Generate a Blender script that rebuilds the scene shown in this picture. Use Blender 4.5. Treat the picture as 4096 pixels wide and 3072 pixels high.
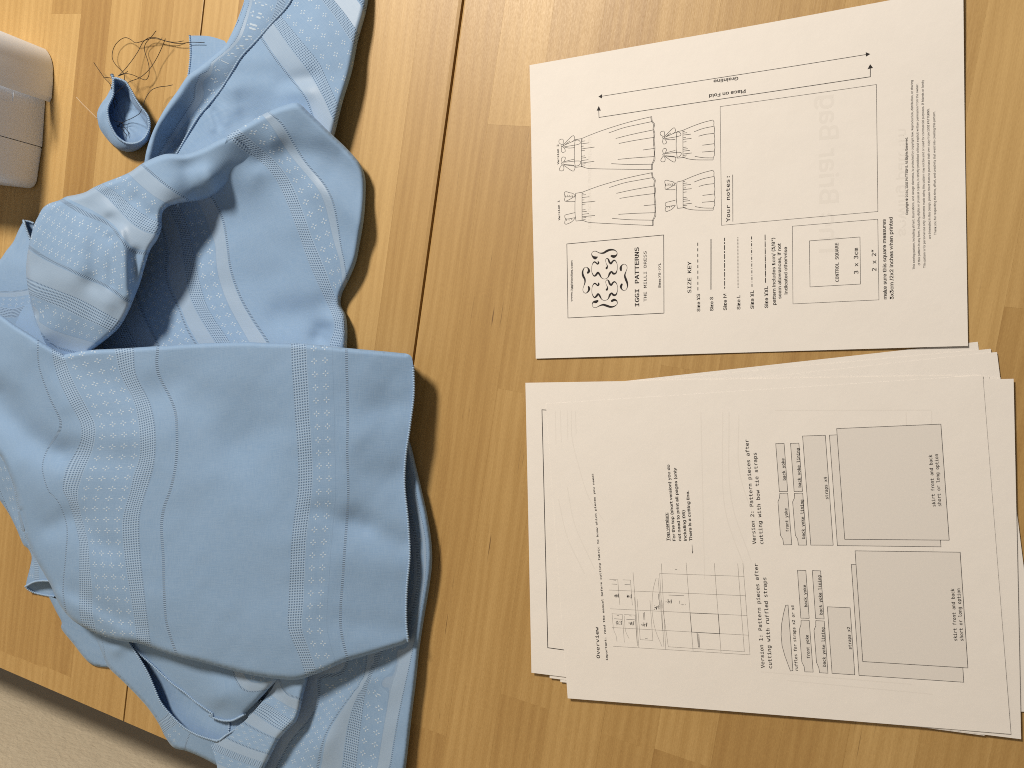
import bpy, bmesh, math, random, os
import numpy as np
from mathutils import Matrix, Vector
from mathutils.geometry import delaunay_2d_cdt

for o in list(bpy.data.objects):
    bpy.data.objects.remove(o)
C = bpy.context.scene.collection
S = 0.001                                   # everything below is laid out in millimetres

# ------------------------------------------------------------------ camera
CAM = np.array([198.6, 26.2, 550.3])
RC = np.array([[0.9171950663453251, -0.16592328944359253, 0.3622467008711228],
               [0.1465266688438137, 0.9859184849447031, 0.08058955491797055],
               [-0.3705174025458592, -0.020837539791421153, 0.9285917570957168]])
FPX = 3161.19
cam_d = bpy.data.cameras.new('camera')
cam = bpy.data.objects.new('camera', cam_d)
C.objects.link(cam)
mw = Matrix.Identity(4)
for i in range(3):
    for j in range(3):
        mw[i][j] = RC[i, j]
    mw[i][3] = CAM[i] * S
cam.matrix_world = mw
cam_d.sensor_fit = 'HORIZONTAL'
cam_d.sensor_width = 36
cam_d.lens = FPX / 4096 * 36
cam_d.clip_start = 0.02
cam_d.clip_end = 50
cam_d.dof.use_dof = True
cam_d.dof.focus_distance = 0.62
cam_d.dof.aperture_fstop = 32
bpy.context.scene.camera = cam

# ------------------------------------------------------------------ light
world = bpy.data.worlds.new('World')
bpy.context.scene.world = world
world.use_nodes = True
bg = world.node_tree.nodes['Background']
bg.inputs[0].default_value = (1.0, 0.93, 0.86, 1)
bg.inputs[1].default_value = 0.155
ld = bpy.data.lights.new('ceiling_lamp', 'AREA')
ld.shape = 'DISK'
ld.size = 0.36
ld.energy = 46
ld.color = (1.0, 0.90, 0.77)
lamp = bpy.data.objects.new('ceiling_lamp', ld)
C.objects.link(lamp)
LDIR = np.array([-0.45, 0.80, 1.0])
LDIR = LDIR / np.linalg.norm(LDIR)
LPOS = np.array([-120.0, 0.0, 0.0]) + 1900 * LDIR
lamp.location = LPOS * S
LAIM = np.array([-150.0, 150.0, 0.0]) - LPOS               # tilt set so the light falls off away from the far corner
lamp.rotation_euler = Vector(LAIM).to_track_quat('-Z', 'Y').to_euler()
vs = bpy.context.scene.view_settings
vs.view_transform = 'Standard'
vs.look = 'None'
vs.exposure = -0.10
vs.gamma = 1.0
vs.use_curve_mapping = False
bpy.context.scene.cycles.max_bounces = 6
bpy.context.scene.cycles.use_denoising = False
bpy.context.scene.cycles.filter_width = 1.0

rnd = random.Random(7)


# ------------------------------------------------------------------ helpers
def at(px, py, h=0.0):
    """the point of the place, in mm, seen at a photo pixel and standing h mm above the table"""
    px = np.asarray(px, float); py = np.asarray(py, float); h = np.asarray(h, float)
    d = np.stack([(px - 2048) / FPX, -(py - 1536) / FPX, -np.ones_like(px)], -1) @ RC.T
    s = (h - CAM[2]) / d[..., 2]
    return CAM + d * s[..., None]


FR = dict(f=(0, 0, 1), r1=(0, 0, .4069), r2=(700, 0, .4069), r3=(0, 650, .4069), r4=(700, 650, .4069),
          r5=(0, 1300, .4069), r6=(900, 1300, .4069), r7=(0, 1950, .6761), r8=(900, 1950, .6761),
          z5=(0, 1000, .4521), z6=(500, 350, .6631), z7=(0, 1200, .6029), z8=(700, 2500, .4521),
          mz=(0, 100, .4219), a1=(2060, 100, .4973), a2=(3000, 100, .4973), a3=(2060, 750, .4973),
          a4=(3000, 750, .4973), b5=(2060, 1500, .4973), b6=(3000, 1500, .4973), b7=(2060, 2150, .4973),
          b8=(3000, 2150, .4973), dz=(2220, 440, .2893), ds=(2620, 440, .2532), lz=(2260, 920, .21694),
          gz=(2400, 2260, .29385))


def F(fr, *pts):
    ox, oy, s = FR[fr]
    return [(ox + p[0] * s, oy + p[1] * s) + tuple(p[2:]) for p in pts]


def link(name, me, mat=None, parent=None, smooth=False):
    o = bpy.data.objects.new(name, me)
    C.objects.link(o)
    if mat is not None:
        me.materials.append(mat)
    if parent is not None:
        o.parent = parent
    if smooth:
        me.polygons.foreach_set('use_smooth', [True] * len(me.polygons))
    return o


def mesh(name, verts, faces, mat=None, parent=None, smooth=False, uv=None):
    me = bpy.data.meshes.new(name)
    v = np.asarray(verts, float) * S
    me.from_pydata(v.tolist(), [], [tuple(int(i) for i in f) for f in faces])
    if uv is not None:
        lay = me.uv_layers.new(name='UVMap')
        idx = np.zeros(len(me.loops), int)
        me.loops.foreach_get('vertex_index', idx)
        lay.data.foreach_set('uv', np.asarray(uv, float)[idx].ravel())
    me.update()
    return link(name, me, mat, parent, smooth)


def empty(name, loc, label=None, cat=None, group=None):
    o = bpy.data.objects.new(name, None)
    o.empty_display_size = 0.02
    C.objects.link(o)
    o.location = (0, 0, 0)
    tag(o, label, cat, group)
    return o


def tag(o, label=None, cat=None, group=None, kind=None):
    if label: o['label'] = label
    if cat: o['category'] = cat
    if group: o['group'] = group
    if kind: o['kind'] = kind
    return o


def spline(pts, step, closed=False):
    """Catmull-Rom through pts, resampled about every step units (all columns interpolated)"""
    P = np.asarray(pts, float)
    n = len(P)
    if n < 3 and not closed:
        L = np.linalg.norm(P[1, :2] - P[0, :2])
        k = max(2, int(L / step) + 1)
        return P[0] + (P[1] - P[0]) * np.linspace(0, 1, k)[:, None]
    out = []
    m = n if closed else n - 1
    for i in range(m):
        p1, p2 = P[i], P[(i + 1) % n]
        p0 = P[(i - 1) % n] if (closed or i > 0) else 2 * p1 - p2
        p3 = P[(i + 2) % n] if (closed or i + 2 < n) else 2 * p2 - p1
        d01 = max(np.linalg.norm(p1[:2] - p0[:2]), 1e-6) ** .5
        d12 = max(np.linalg.norm(p2[:2] - p1[:2]), 1e-6) ** .5
        d23 = max(np.linalg.norm(p3[:2] - p2[:2]), 1e-6) ** .5
        m1 = (p2 - p1) + d12 * ((p1 - p0) / d01 - (p2 - p0) / (d01 + d12))
        m2 = (p2 - p1) + d12 * ((p3 - p2) / d23 - (p3 - p1) / (d12 + d23))
        k = max(1, int(round(np.linalg.norm(p2[:2] - p1[:2]) / step)))
        t = (np.arange(k) / k)[:, None]
        out.append((2 * t**3 - 3 * t**2 + 1) * p1 + (t**3 - 2 * t**2 + t) * m1 + (-2 * t**3 + 3 * t**2) * p2 + (t**3 - t**2) * m2)
    if not closed:
        out.append(P[-1:])
    return np.concatenate(out)


def tps(P, V, lam=1e-4):
    P = np.asarray(P, float) / 400.0
    V = np.asarray(V, float)
    n = len(P)
    def phi(r2): return 0.5 * r2 * np.log(r2 + 1e-12)
    K = phi(((P[:, None] - P[None]) ** 2).sum(-1)) + lam * np.eye(n)
    A = np.zeros((n + 3, n + 3))
    A[:n, :n] = K; A[:n, n] = 1; A[:n, n + 1:] = P; A[n, :n] = 1; A[n + 1:, :n] = P.T
    B = np.zeros((n + 3,) + V.shape[1:]); B[:n] = V
    w = np.linalg.lstsq(A, B, rcond=None)[0]
    def f(Q):
        Q = np.asarray(Q, float) / 400.0
        out = []
        for i in range(0, len(Q), 4000):
            q = Q[i:i + 4000]
            k = phi(((q[:, None] - P[None]) ** 2).sum(-1))
            out.append(k @ w[:n] + w[n] + q @ w[n + 1:])
        return np.concatenate(out)
    return f


def dist_poly(Q, L):
    """distance from each point of Q to the polyline L"""
    A = L[:-1, :2]; B = L[1:, :2]
    d = B - A; ll = (d ** 2).sum(1) + 1e-9
    out = np.empty(len(Q))
    for i in range(0, len(Q), 3000):
        q = Q[i:i + 3000]
        t = np.clip(((q[:, None] - A[None]) * d[None]).sum(-1) / ll, 0, 1)
        c = A[None] + t[..., None] * d[None]
        out[i:i + 3000] = np.sqrt(((q[:, None] - c) ** 2).sum(-1)).min(1)
    return out


def inside(Q, poly):
    x, y = Q[:, 0], Q[:, 1]
    c = np.zeros(len(Q), bool)
    x0, y0 = poly[:, 0], poly[:, 1]
    x1, y1 = np.roll(x0, -1), np.roll(y0, -1)
    for a, b, e, g in zip(x0, y0, x1, y1):
        if b == g: continue
        m = ((b > y) != (g > y)) & (x < (e - a) * (y - b) / (g - b) + a)
        c ^= m
    return c


# ------------------------------------------------------------------ node helpers
class NT:
    def __init__(self, name):
        self.mat = bpy.data.materials.new(name)
        self.mat.use_nodes = True
        self.t = self.mat.node_tree
        self.n = self.t.nodes
        self.bsdf = self.n['Principled BSDF']
        self.i = 0
    def new(self, typ):
        nd = self.n.new(typ); self.i += 1
        nd.location = (-200 - 30 * self.i, 0)
        return nd
    def set(self, sock, v):
        if hasattr(v, 'is_output') or isinstance(v, bpy.types.NodeSocket):
            self.t.links.new(v, sock)
        else:
            sock.default_value = v
    def m(self, op, a, b=0.0, c=0.0):
        nd = self.new('ShaderNodeMath'); nd.operation = op
        self.set(nd.inputs[0], a); self.set(nd.inputs[1], b); self.set(nd.inputs[2], c)
        return nd.outputs[0]
    def ss(self, x, lo, hi):
        nd = self.new('ShaderNodeMapRange'); nd.interpolation_type = 'SMOOTHSTEP'
        self.set(nd.inputs[0], x); nd.inputs[1].default_value = lo; nd.inputs[2].default_value = hi
        return nd.outputs[0]
    def mix(self, f, a, b, mode='MIX'):
        nd = self.new('ShaderNodeMix'); nd.data_type = 'RGBA'; nd.blend_type = mode
        self.set(nd.inputs[0], f)
        for k, v in ((6, a), (7, b)):
            if isinstance(v, tuple) and len(v) == 3: v = v + (1,)
            self.set(nd.inputs[k], v)
        return nd.outputs[2]
    def noise(self, vec, scale, detail=3.0, rough=0.5, dist=0.0):
        nd = self.new('ShaderNodeTexNoise')
        self.set(nd.inputs['Vector'], vec)
        nd.inputs['Scale'].default_value = scale
        nd.inputs['Detail'].default_value = detail
        nd.inputs['Roughness'].default_value = rough
        nd.inputs['Distortion'].default_value = dist
        return nd.outputs[0]
    def coord(self, which='Object'):
        return self.new('ShaderNodeTexCoord').outputs[which]
    def mapping(self, vec, scale=(1, 1, 1), loc=(0, 0, 0)):
        nd = self.new('ShaderNodeMapping')
        self.set(nd.inputs['Vector'], vec)
        nd.inputs['Scale'].default_value = scale
        self.set(nd.inputs['Location'], loc)
        return nd.outputs[0]
    def attr(self, name):
        nd = self.new('ShaderNodeAttribute'); nd.attribute_type = 'OBJECT'; nd.attribute_name = name
        return nd.outputs['Fac']
    def bump(self, h, dist, strength=1.0):
        nd = self.new('ShaderNodeBump')
        nd.inputs['Strength'].default_value = strength
        nd.inputs['Distance'].default_value = dist
        self.set(nd.inputs['Height'], h)
        self.set(self.bsdf.inputs['Normal'], nd.outputs[0])
    def out(self, **kw):
        for k, v in kw.items():
            k = k.replace('_', ' ')
            if isinstance(v, tuple) and len(v) == 3: v = v + (1,)
            self.set(self.bsdf.inputs[k], v)
        return self.mat


def plain(name, col, rough=0.5, spec=0.4, noise=0.0, nscale=80.0):
    t = NT(name)
    c = col
    if noise:
        n = t.noise(t.coord(), nscale, 4)
        c = t.mix(n, tuple(x * (1 - noise) for x in col), tuple(min(1, x * (1 + noise)) for x in col))
    t.out(Base_Color=c, Roughness=rough)
    t.bsdf.inputs['Specular IOR Level'].default_value = spec
    return t.mat


# ------------------------------------------------------------------ materials
def wood_material():
    t = NT('maple_wood')
    tone, seed, streak = t.attr('tone'), t.attr('seed'), t.attr('streak')
    off = t.new('ShaderNodeCombineXYZ')
    t.set(off.inputs[0], t.m('MULTIPLY', seed, 3.7)); t.set(off.inputs[1], t.m('MULTIPLY', seed, 9.1)); t.set(off.inputs[2], seed)
    co = t.new('ShaderNodeVectorMath'); co.operation = 'ADD'
    t.set(co.inputs[0], t.coord()); t.set(co.inputs[1], off.outputs[0])
    p = co.outputs[0]
    broad = t.noise(t.mapping(p, (22, 3.0, 1)), 1.0, 3, .55, .6)
    figure = t.noise(t.mapping(p, (70, 5.0, 1)), 1.0, 4, .6, 1.1)
    grain = t.noise(t.mapping(p, (900, 16, 1)), 1.0, 4, .65)
    fleck = t.noise(t.mapping(p, (1300, 420, 1)), 1.0, 2, .5)
    rings = t.new('ShaderNodeTexWave'); rings.wave_type = 'BANDS'; rings.bands_direction = 'X'
    t.set(rings.inputs['Vector'], t.mapping(p, (1, .10, 1)))
    rings.inputs['Scale'].default_value = 36; rings.inputs['Distortion'].default_value = 7
    rings.inputs['Detail'].default_value = 2; rings.inputs['Detail Scale'].default_value = 1.2
    a = t.m('ADD', tone, t.m('MULTIPLY', t.m('SUBTRACT', broad, .5), .45))
    a = t.m('ADD', a, t.m('MULTIPLY', t.m('SUBTRACT', figure, .5), .34))
    a = t.m('ADD', a, t.m('MULTIPLY', t.m('SUBTRACT', rings.outputs['Fac'], .5), .12))
    a = t.m('ADD', a, t.m('MULTIPLY', t.m('SUBTRACT', grain, .5), .40))
    a = t.m('ADD', a, t.m('MULTIPLY', t.m('SUBTRACT', fleck, .5), .40))
    ramp = t.new('ShaderNodeValToRGB')
    t.set(ramp.inputs[0], a)
    el = ramp.color_ramp.elements
    el[0].position = 0.0; el[0].color = (0.585, 0.388, 0.156, 1)
    el[1].position = 1.0; el[1].color = (0.290, 0.152, 0.044, 1)
    e = el.new(.5); e.color = (0.430, 0.262, 0.090, 1)
    col = ramp.outputs[0]
    st = t.noise(t.mapping(p, (420, 16, 1)), 1.0, 2, .5)
    sk = t.m('MULTIPLY', t.ss(st, .70, .78), streak)
    col = t.mix(t.m('MULTIPLY', sk, .75), col, (0.10, 0.045, 0.015))
    t.out(Base_Color=col, Roughness=t.m('ADD', .38, t.m('MULTIPLY', fleck, .16)))
    t.bsdf.inputs['Specular IOR Level'].default_value = .55
    t.bump(t.m('ADD', grain, t.m('MULTIPLY', fleck, .6)), 0.00006, .8)
    return t.mat


OPEN = [(1016, 1028.5), (1064, 1078.5), (16, 28.5), (64, 78.5), (194.5, 207), (400, 412), (482, 496), (610, 623)]
SATIN = [(1002, 1016), (1078.5, 1094), (370, 382), (412, 428), (467, 481.5), (514, 526), (640, 648)]
LADDER = [(999, 1001), (1094.7, 1096.7), (-1, 1), (94.7, 96.7), (237.2, 239.2), (367.5, 369.5), (428.6, 430.5), (463.6, 465.5), (526.5, 528.5), (648.5, 650.5)]
THIN = [227.3, 514, 640, 78.5, 382]
FLOWER = [(1030, 1064, 11.3, 1), (30, 64, 8.5, 0), (208.5, 226, 8.6, 0), (382.5, 400, 8.6, 0), (431, 463.3, 8.0, 1), (496.6, 514, 8.6, 0), (623.4, 640, 8.3, 0)]


def fabric_material():
    t = NT('blue_dobby_fabric')
    uvn = t.new('ShaderNodeUVMap'); uvn.uv_map = 'UVMap'
    sp = t.new('ShaderNodeSeparateXYZ'); t.set(sp.inputs[0], uvn.outputs[0])
    u, v = sp.outputs[0], sp.outputs[1]
    M = t.m
    def band(a, b):
        return M('MULTIPLY', M('GREATER_THAN', u, a), M('LESS_THAN', u, b))
    def total(lst):
        s = None
        for x in lst: s = x if s is None else M('ADD', s, x)
        return s
    op = total([band(*b) for b in OPEN])
    sa = total([band(*b) for b in SATIN])
    la = total([band(*b) for b in LADDER])
    th = total([band(x - .28, x + .28) for x in THIN])
    P2 = 2 * math.pi
    def cosw(x, p): return M('MULTIPLY_ADD', M('COSINE', M('MULTIPLY', x, P2 / p)), .5, .5)
    lat = M('MULTIPLY', cosw(u, 2.1), cosw(v, 2.1))
    hole = M('MULTIPLY', op, t.ss(lat, .28, .75))
    thread = M('MULTIPLY', op, M('SUBTRACT', 1.0, t.ss(lat, .02, .35)))
    lhole = M('MULTIPLY', la, t.ss(cosw(v, 1.7), .35, .8))
    lth = M('MULTIPLY', la, M('SUBTRACT', 1.0, t.ss(cosw(v, 1.7), .2, .6)))
    fl = None
    for a, b, pitch, stag in FLOWER:
        fu = M('DIVIDE', M('SUBTRACT', u, a), pitch)
        du = M('MULTIPLY', M('SUBTRACT', M('FRACT', fu), .5), pitch)
        vv = v
        if stag:
            vv = M('ADD', v, M('MULTIPLY', M('MODULO', M('FLOOR', fu), 2.0), 5.1))
        dv = M('MULTIPLY', M('SUBTRACT', M('FRACT', M('DIVIDE', vv, 10.2)), .5), 10.2)
        du, dv = M('ABSOLUTE', du), M('ABSOLUTE', dv)
        mx, mn = M('MAXIMUM', du, dv), M('MINIMUM', du, dv)
        e = M('ADD', M('POWER', M('DIVIDE', M('ABSOLUTE', M('SUBTRACT', mx, 1.65)), .88), 2.0), M('POWER', M('DIVIDE', mn, .52), 2.0))
        k = M('MULTIPLY', band(a, b), M('SUBTRACT', 1.0, t.ss(e, .6, 1.15)))
        fl = k if fl is None else M('ADD', fl, k)
    # uneven yarns along both directions, and slow tone drift
    uvv = uvn.outputs[0]
    ya = t.noise(t.mapping(uvv, (1.5, .10, 1)), 1.0, 2)
    yb = t.noise(t.mapping(uvv, (.10, 1.5, 1)), 1.0, 2)
    gr = t.noise(t.mapping(uvv, (1.3, 1.3, 1)), 1.0, 3, .7)
    slow = t.noise(t.coord(), 14, 3)
    base = t.mix(slow, (0.200, 0.330, 0.530), (0.240, 0.374, 0.580))
    yarn = M('ADD', M('ADD', M('MULTIPLY', ya, .35), M('MULTIPLY', yb, .35)), M('MULTIPLY', gr, .30))
    base = t.mix(M('MULTIPLY', t.ss(yarn, .36, .64), .46), base, (0.312, 0.440, 0.622))
    base = t.mix(M('MULTIPLY', sa, .45), base, (0.375, 0.475, 0.605))  # satin sheen painted in: bands mixed towards a lighter, greyer blue
    base = t.mix(M('MULTIPLY', thread, .45), base, (0.42, 0.55, 0.72))
    base = t.mix(M('MULTIPLY', lth, .45), base, (0.42, 0.55, 0.72))
    base = t.mix(M('MULTIPLY', th, .30), base, (0.16, 0.25, 0.40))
    base = t.mix(M('MULTIPLY', fl, .66), base, (0.60, 0.70, 0.80))
    base = t.mix(M('MULTIPLY', hole, .68), base, (0.065, 0.115, 0.215))
    base = t.mix(M('MULTIPLY', lhole, .62), base, (0.065, 0.115, 0.215))
    rough = M('SUBTRACT', .80, M('MULTIPLY', sa, .30))
    t.out(Base_Color=base, Roughness=rough)
    t.set(t.bsdf.inputs['Specular IOR Level'], M('MULTIPLY_ADD', sa, .18, .22))
    t.bsdf.inputs['Sheen Weight'].default_value = .12
    t.bsdf.inputs['Sheen Roughness'].default_value = .4
    t.bsdf.inputs['Sheen Tint'].default_value = (.85, .92, 1, 1)
    hgt = M('ADD', M('MULTIPLY', yarn, 1.1), M('MULTIPLY', fl, .7))
    hgt = M('ADD', hgt, M('ADD', M('MULTIPLY', thread, .5), M('MULTIPLY', lth, .5)))
    hgt = M('SUBTRACT', hgt, M('ADD', hole, lhole))
    t.bump(hgt, .00022, .8)
    return t.mat


def paper_material():
    t = NT('printer_paper')
    co = t.coord()
    n1 = t.noise(co, 900, 3, .6)
    n2 = t.noise(co, 45, 3, .5)
    f = t.m('ADD', t.m('MULTIPLY', n1, .5), t.m('MULTIPLY', n2, .5))
    c = t.mix(f, (0.785, 0.752, 0.715), (0.860, 0.824, 0.786))
    t.out(Base_Color=c, Roughness=.72)
    t.bsdf.inputs['Specular IOR Level'].default_value = .25
    t.bump(t.m('ADD', t.m('MULTIPLY', n2, 1.0), t.m('MULTIPLY', n1, .06)), .0009, .35)
    return t.mat


def wall_material():
    t = NT('orange_peel_plaster')
    co = t.coord()
    b = t.noise(t.mapping(co, (.55, 1, 1)), 300, 3, .5, .3)
    m2 = t.noise(co, 90, 2, .5)
    c = t.mix(m2, (0.51, 0.44, 0.325), (0.57, 0.50, 0.375))
    t.out(Base_Color=c, Roughness=.75)
    t.bsdf.inputs['Specular IOR Level'].default_value = .25
    t.bump(t.m('ADD', b, t.m('MULTIPLY', m2, .7)), .0011, .8)
    return t.mat


WOOD = wood_material()
FAB = fabric_material()
PAPER = paper_material()
WALL = wall_material()
INK = plain('black_ink', (0.022, 0.019, 0.020), .6, .2)
INKG = plain('grey_ink', (0.20, 0.185, 0.17), .7, .2)
FILL = plain('grey_printed_fill', (0.742, 0.710, 0.676), .72, .2, .03, 700)
GHOST = plain('show_through_ink', (0.778, 0.744, 0.706), .72, .25)
GHOST2 = plain('show_through_faint', (0.772, 0.738, 0.700), .72, .25)
SERGE = plain('overlock_thread', (0.31, 0.44, 0.62), .6, .3, .25, 900)
THREAD = plain('black_sewing_thread', (0.018, 0.013, 0.011), .55, .35)
WTHREAD = plain('white_basting_thread', (0.75, 0.70, 0.62), .6, .3)
PLASTIC = plain('white_machine_plastic', (0.82, 0.875, 0.96), .38, .45, .02, 300)
SEAMSHADE = plain('seam_shade_dark', (0.035, 0.018, 0.008), .8, .1)  # near-black that paints the shade down in the table seams
DARKGAP = plain('dark_seam', (0.10, 0.085, 0.075), .6, .2)

# ------------------------------------------------------------------ wall
Y_END = -401.5
Y_WALL = Y_END - 80                          # the table stands a little away from the wall
wv = [(-900, Y_WALL, -300), (520, Y_WALL, -300), (520, Y_WALL, 500), (-900, Y_WALL, 500),
      (-900, Y_WALL - 40, -300), (520, Y_WALL - 40, -300), (520, Y_WALL - 40, 500), (-900, Y_WALL - 40, 500)]
wall = mesh('wall', wv, [(0, 3, 2, 1), (4, 5, 6, 7), (3, 7, 6, 2), (0, 1, 5, 4), (0, 4, 7, 3), (1, 2, 6, 5)], WALL)
tag(wall, 'beige orange-peel plaster wall at the end of the wooden table', 'wall', kind='structure')

# ------------------------------------------------------------------ table
table = empty('wooden_table', (0, 0, 0), 'light maple butcher-block table with narrow staves and two long seams', 'table')


def plank(x0, x1, y0, y1, tone, streak=0.0, cl=.05, cr=.05, rot=0.0):
    z = -rnd.uniform(0, .02)
    e = .03
    top = [(x0 + cl, y0 + e, z), (x1 - cr, y0 + e, z), (x1 - cr, y1 - e, z), (x0 + cl, y1 - e, z)]
    mid = [(x0 + .01, y0 + .01, z - .03 - cl * .2), (x1 - .01, y0 + .01, z - .03 - cr * .2), (x1 - .01, y1 - .01, z - .03 - cr * .2), (x0 + .01, y1 - .01, z - .03 - cl * .2)]
    bot = [(a, b, -32) for a, b, c in mid]
    cx, cy = (x0 + x1) / 2, (y0 + y1) / 2
    V = [(a - cx, b - cy, c) for a, b, c in top + mid + bot]
    Fc = [(0, 1, 2, 3), (11, 10, 9, 8)]
    for i in range(4):
        j = (i + 1) % 4
        Fc.append((4 + i, 4 + j, j, i)); Fc.append((8 + i, 8 + j, 4 + j, 4 + i))
    o = mesh('plank', V, Fc, WOOD, table)
    o.location = ((cx + rot * (200 - cy) * 0) * S, cy * S, 0)
    o['tone'] = float(.42 + (tone - .42) * .78); o['seed'] = rnd.uniform(0, 9); o['streak'] = float(streak)
    return o


Y_TOP = 400
# dark strips added down in the two long seams, standing in for their shade
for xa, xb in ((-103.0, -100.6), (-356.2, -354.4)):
    mesh('seam_shade_strip', [(xa + .02, Y_END, -5), (xb - .02, Y_END, -5), (xb - .02, 400, -5), (xa + .02, 400, -5), (xa + .02, Y_END, -31), (xb - .02, Y_END, -31), (xb - .02, 400, -31), (xa + .02, 400, -31)],
         [(0, 1, 2, 3), (7, 6, 5, 4), (0, 4, 5, 1), (1, 5, 6, 2), (2, 6, 7, 3), (3, 7, 4, 0)], SEAMSHADE, table)
# column edges (mm) with the tones seen in the photograph; joints as (y, tone below)
COLS = [
    (-735, -697, .45, []), (-697, -658, .3, []), (-658, -620, .5, []), (-620, -582, .28, [(40, .4)]),
    (-582, -543.7, .22, [(-120, .35)]),
    (-543.7, -504, .62, [(251.5, .20), (-60, .45), (-384, .30)]),
    (-504, -466, .82, [(30, .45), (-383, .35)]), (-466, -427.5, .25, [(60, .35), (-150, .60), (-381, .30)]),
    (-427.5, -390, .50, [(-40, .30), (-220, .42)]), (-390, -356.2, .28, [(90, .42), (-250, .34)]),
    (-354.4, -317, .20, [(-90, .4)]), (-317, -279, .66, [(-30, .40), (-370, .45)]), (-279, -241, .38, [(20, .5)]),
    (-241, -215, .32, []), (-215, -176.5, .52, [(-140, .38)]), (-176.5, -138, .20, [(-180, .44)]),
    (-138, -103.0, .44, [(-230, .36)]),
    (-100.6, -66.5, .46, [(-303.4, .52)]), (-66.5, -27.2, .18, [(168.4, .50), (-303.4, .62)]),
    (-27.2, 11.6, .42, [(-26.6, .36), (-330, .4)]), (11.6, 51.2, .56, [(95, .40), (-255.6, .56)]),
    (51.2, 92.4, .30, [(-20, .48), (-150, .32)]), (92.4, 131.3, .34, [(10, .52), (-260, .58)]),
    (131.3, 170.6, .42, [(80, .50), (-70, .44), (-258, .66)]), (170.6, 211.3, .40, [(40, .62)]), (211.3, 250.8, .30, [(-30, .48)]),
    (250.8, 290.0, .16, [(-60, .30)]), (290.0, 329, .24, [(77, .52)]), (329, 368, .40, [(-90, .5)]), (368, 407, .35, []), (407, 446, .5, [])]
for x0, x1, tone, joints in COLS:
    ys = [(Y_TOP, tone)] + list(joints)
    for k, (ya, tn) in enumerate(ys):
        yb = ys[k + 1][0] if k + 1 < len(ys) else Y_END
        cl = 1.2 if x0 in (-100.6,) else .05
        cr = 2.6 if x1 in (-103.0,) else (.5 if x1 in (-356.2,) else .05)
        plank(x0, x1, yb, ya, tn + rnd.uniform(-.05, .05), 1.0 if (tn > .78 or rnd.random() < .35) else .25, cl, cr)

# ------------------------------------------------------------------ sheets of paper
def make_sheet(name, tl, ang, z, label, curl=(0, 0, 0, 0), w=215.9, hgt=279.4):
    """tl: the page's top-left corner, ang: direction of its text line, curl: lift of the corners tl tr br bl"""
    e = np.array([math.cos(math.radians(ang)), math.sin(math.radians(ang))])
    d = np.array([e[1], -e[0]])
    NX, NY = 24, 30
    V, n = [], (NX + 1) * (NY + 1)
    for side in (0, 1):
        for j in range(NY + 1):
            for i in range(NX + 1):
                a, b = i / NX, j / NY
                p = np.array(tl) + e * a * w + d * b * hgt
                zz = z + sheet_z(a, b, curl)
                V.append((p[0], p[1], zz + (.1 if side == 0 else 0)))
    Fc = []
    for j in range(NY):
        for i in range(NX):
            q = j * (NX + 1) + i
            Fc.append((q, q + NX + 1, q + NX + 2, q + 1))
            Fc.append((n + q, n + q + 1, n + q + NX + 2, n + q + NX + 1))
    rim = [i for i in range(NX + 1)] + [(j + 1) * (NX + 1) + NX for j in range(NY)] + [NY * (NX + 1) + i for i in range(NX - 1, -1, -1)] + [j * (NX + 1) for j in range(NY - 1, 0, -1)]
    for k in range(len(rim)):
        a, b = rim[k], rim[(k + 1) % len(rim)]
        Fc.append((a, b, n + b, n + a))
    o = mesh(name, V, Fc, PAPER)
    tag(o, label, 'paper sheet')
    return dict(o=o, tl=np.array(tl), e=e, d=d, w=w, h=hgt, z=z, curl=curl)


def sheet_z(a, b, curl):
    tl, tr, br, bl = curl[:4]
    wave = curl[4] if len(curl) > 4 else 0.0
    r = lambda t: np.clip(t, 0, 1) ** 2.6
    return tl * r(1 - a) * r(1 - b) + tr * r(a) * r(1 - b) + br * r(a) * r(b) + bl * r(1 - a) * r(b) + wave * (1 + np.sin(8.2 * a + 3.1 * b + .6) * np.sin(6.7 * b - 1.9 * a)) * .5


def on_sheet(sh, P, lift):
    """page plane points (mm, xy) raised onto the sheet's surface"""
    P = np.asarray(P, float)
    q = P[:, :2] - sh['tl']
    a = q @ sh['e'] / sh['w']; b = q @ sh['d'] / sh['h']
    return np.c_[P[:, :2], sh['z'] + .1 + lift + sheet_z(np.clip(a, 0, 1), np.clip(b, 0, 1), sh['curl'])]


def pxs(sh, pts):
    p = np.array([(x, y) for x, y in pts], float)
    return at(p[:, 0], p[:, 1], np.full(len(p), sh['z'] + .1))[:, :2]


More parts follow.
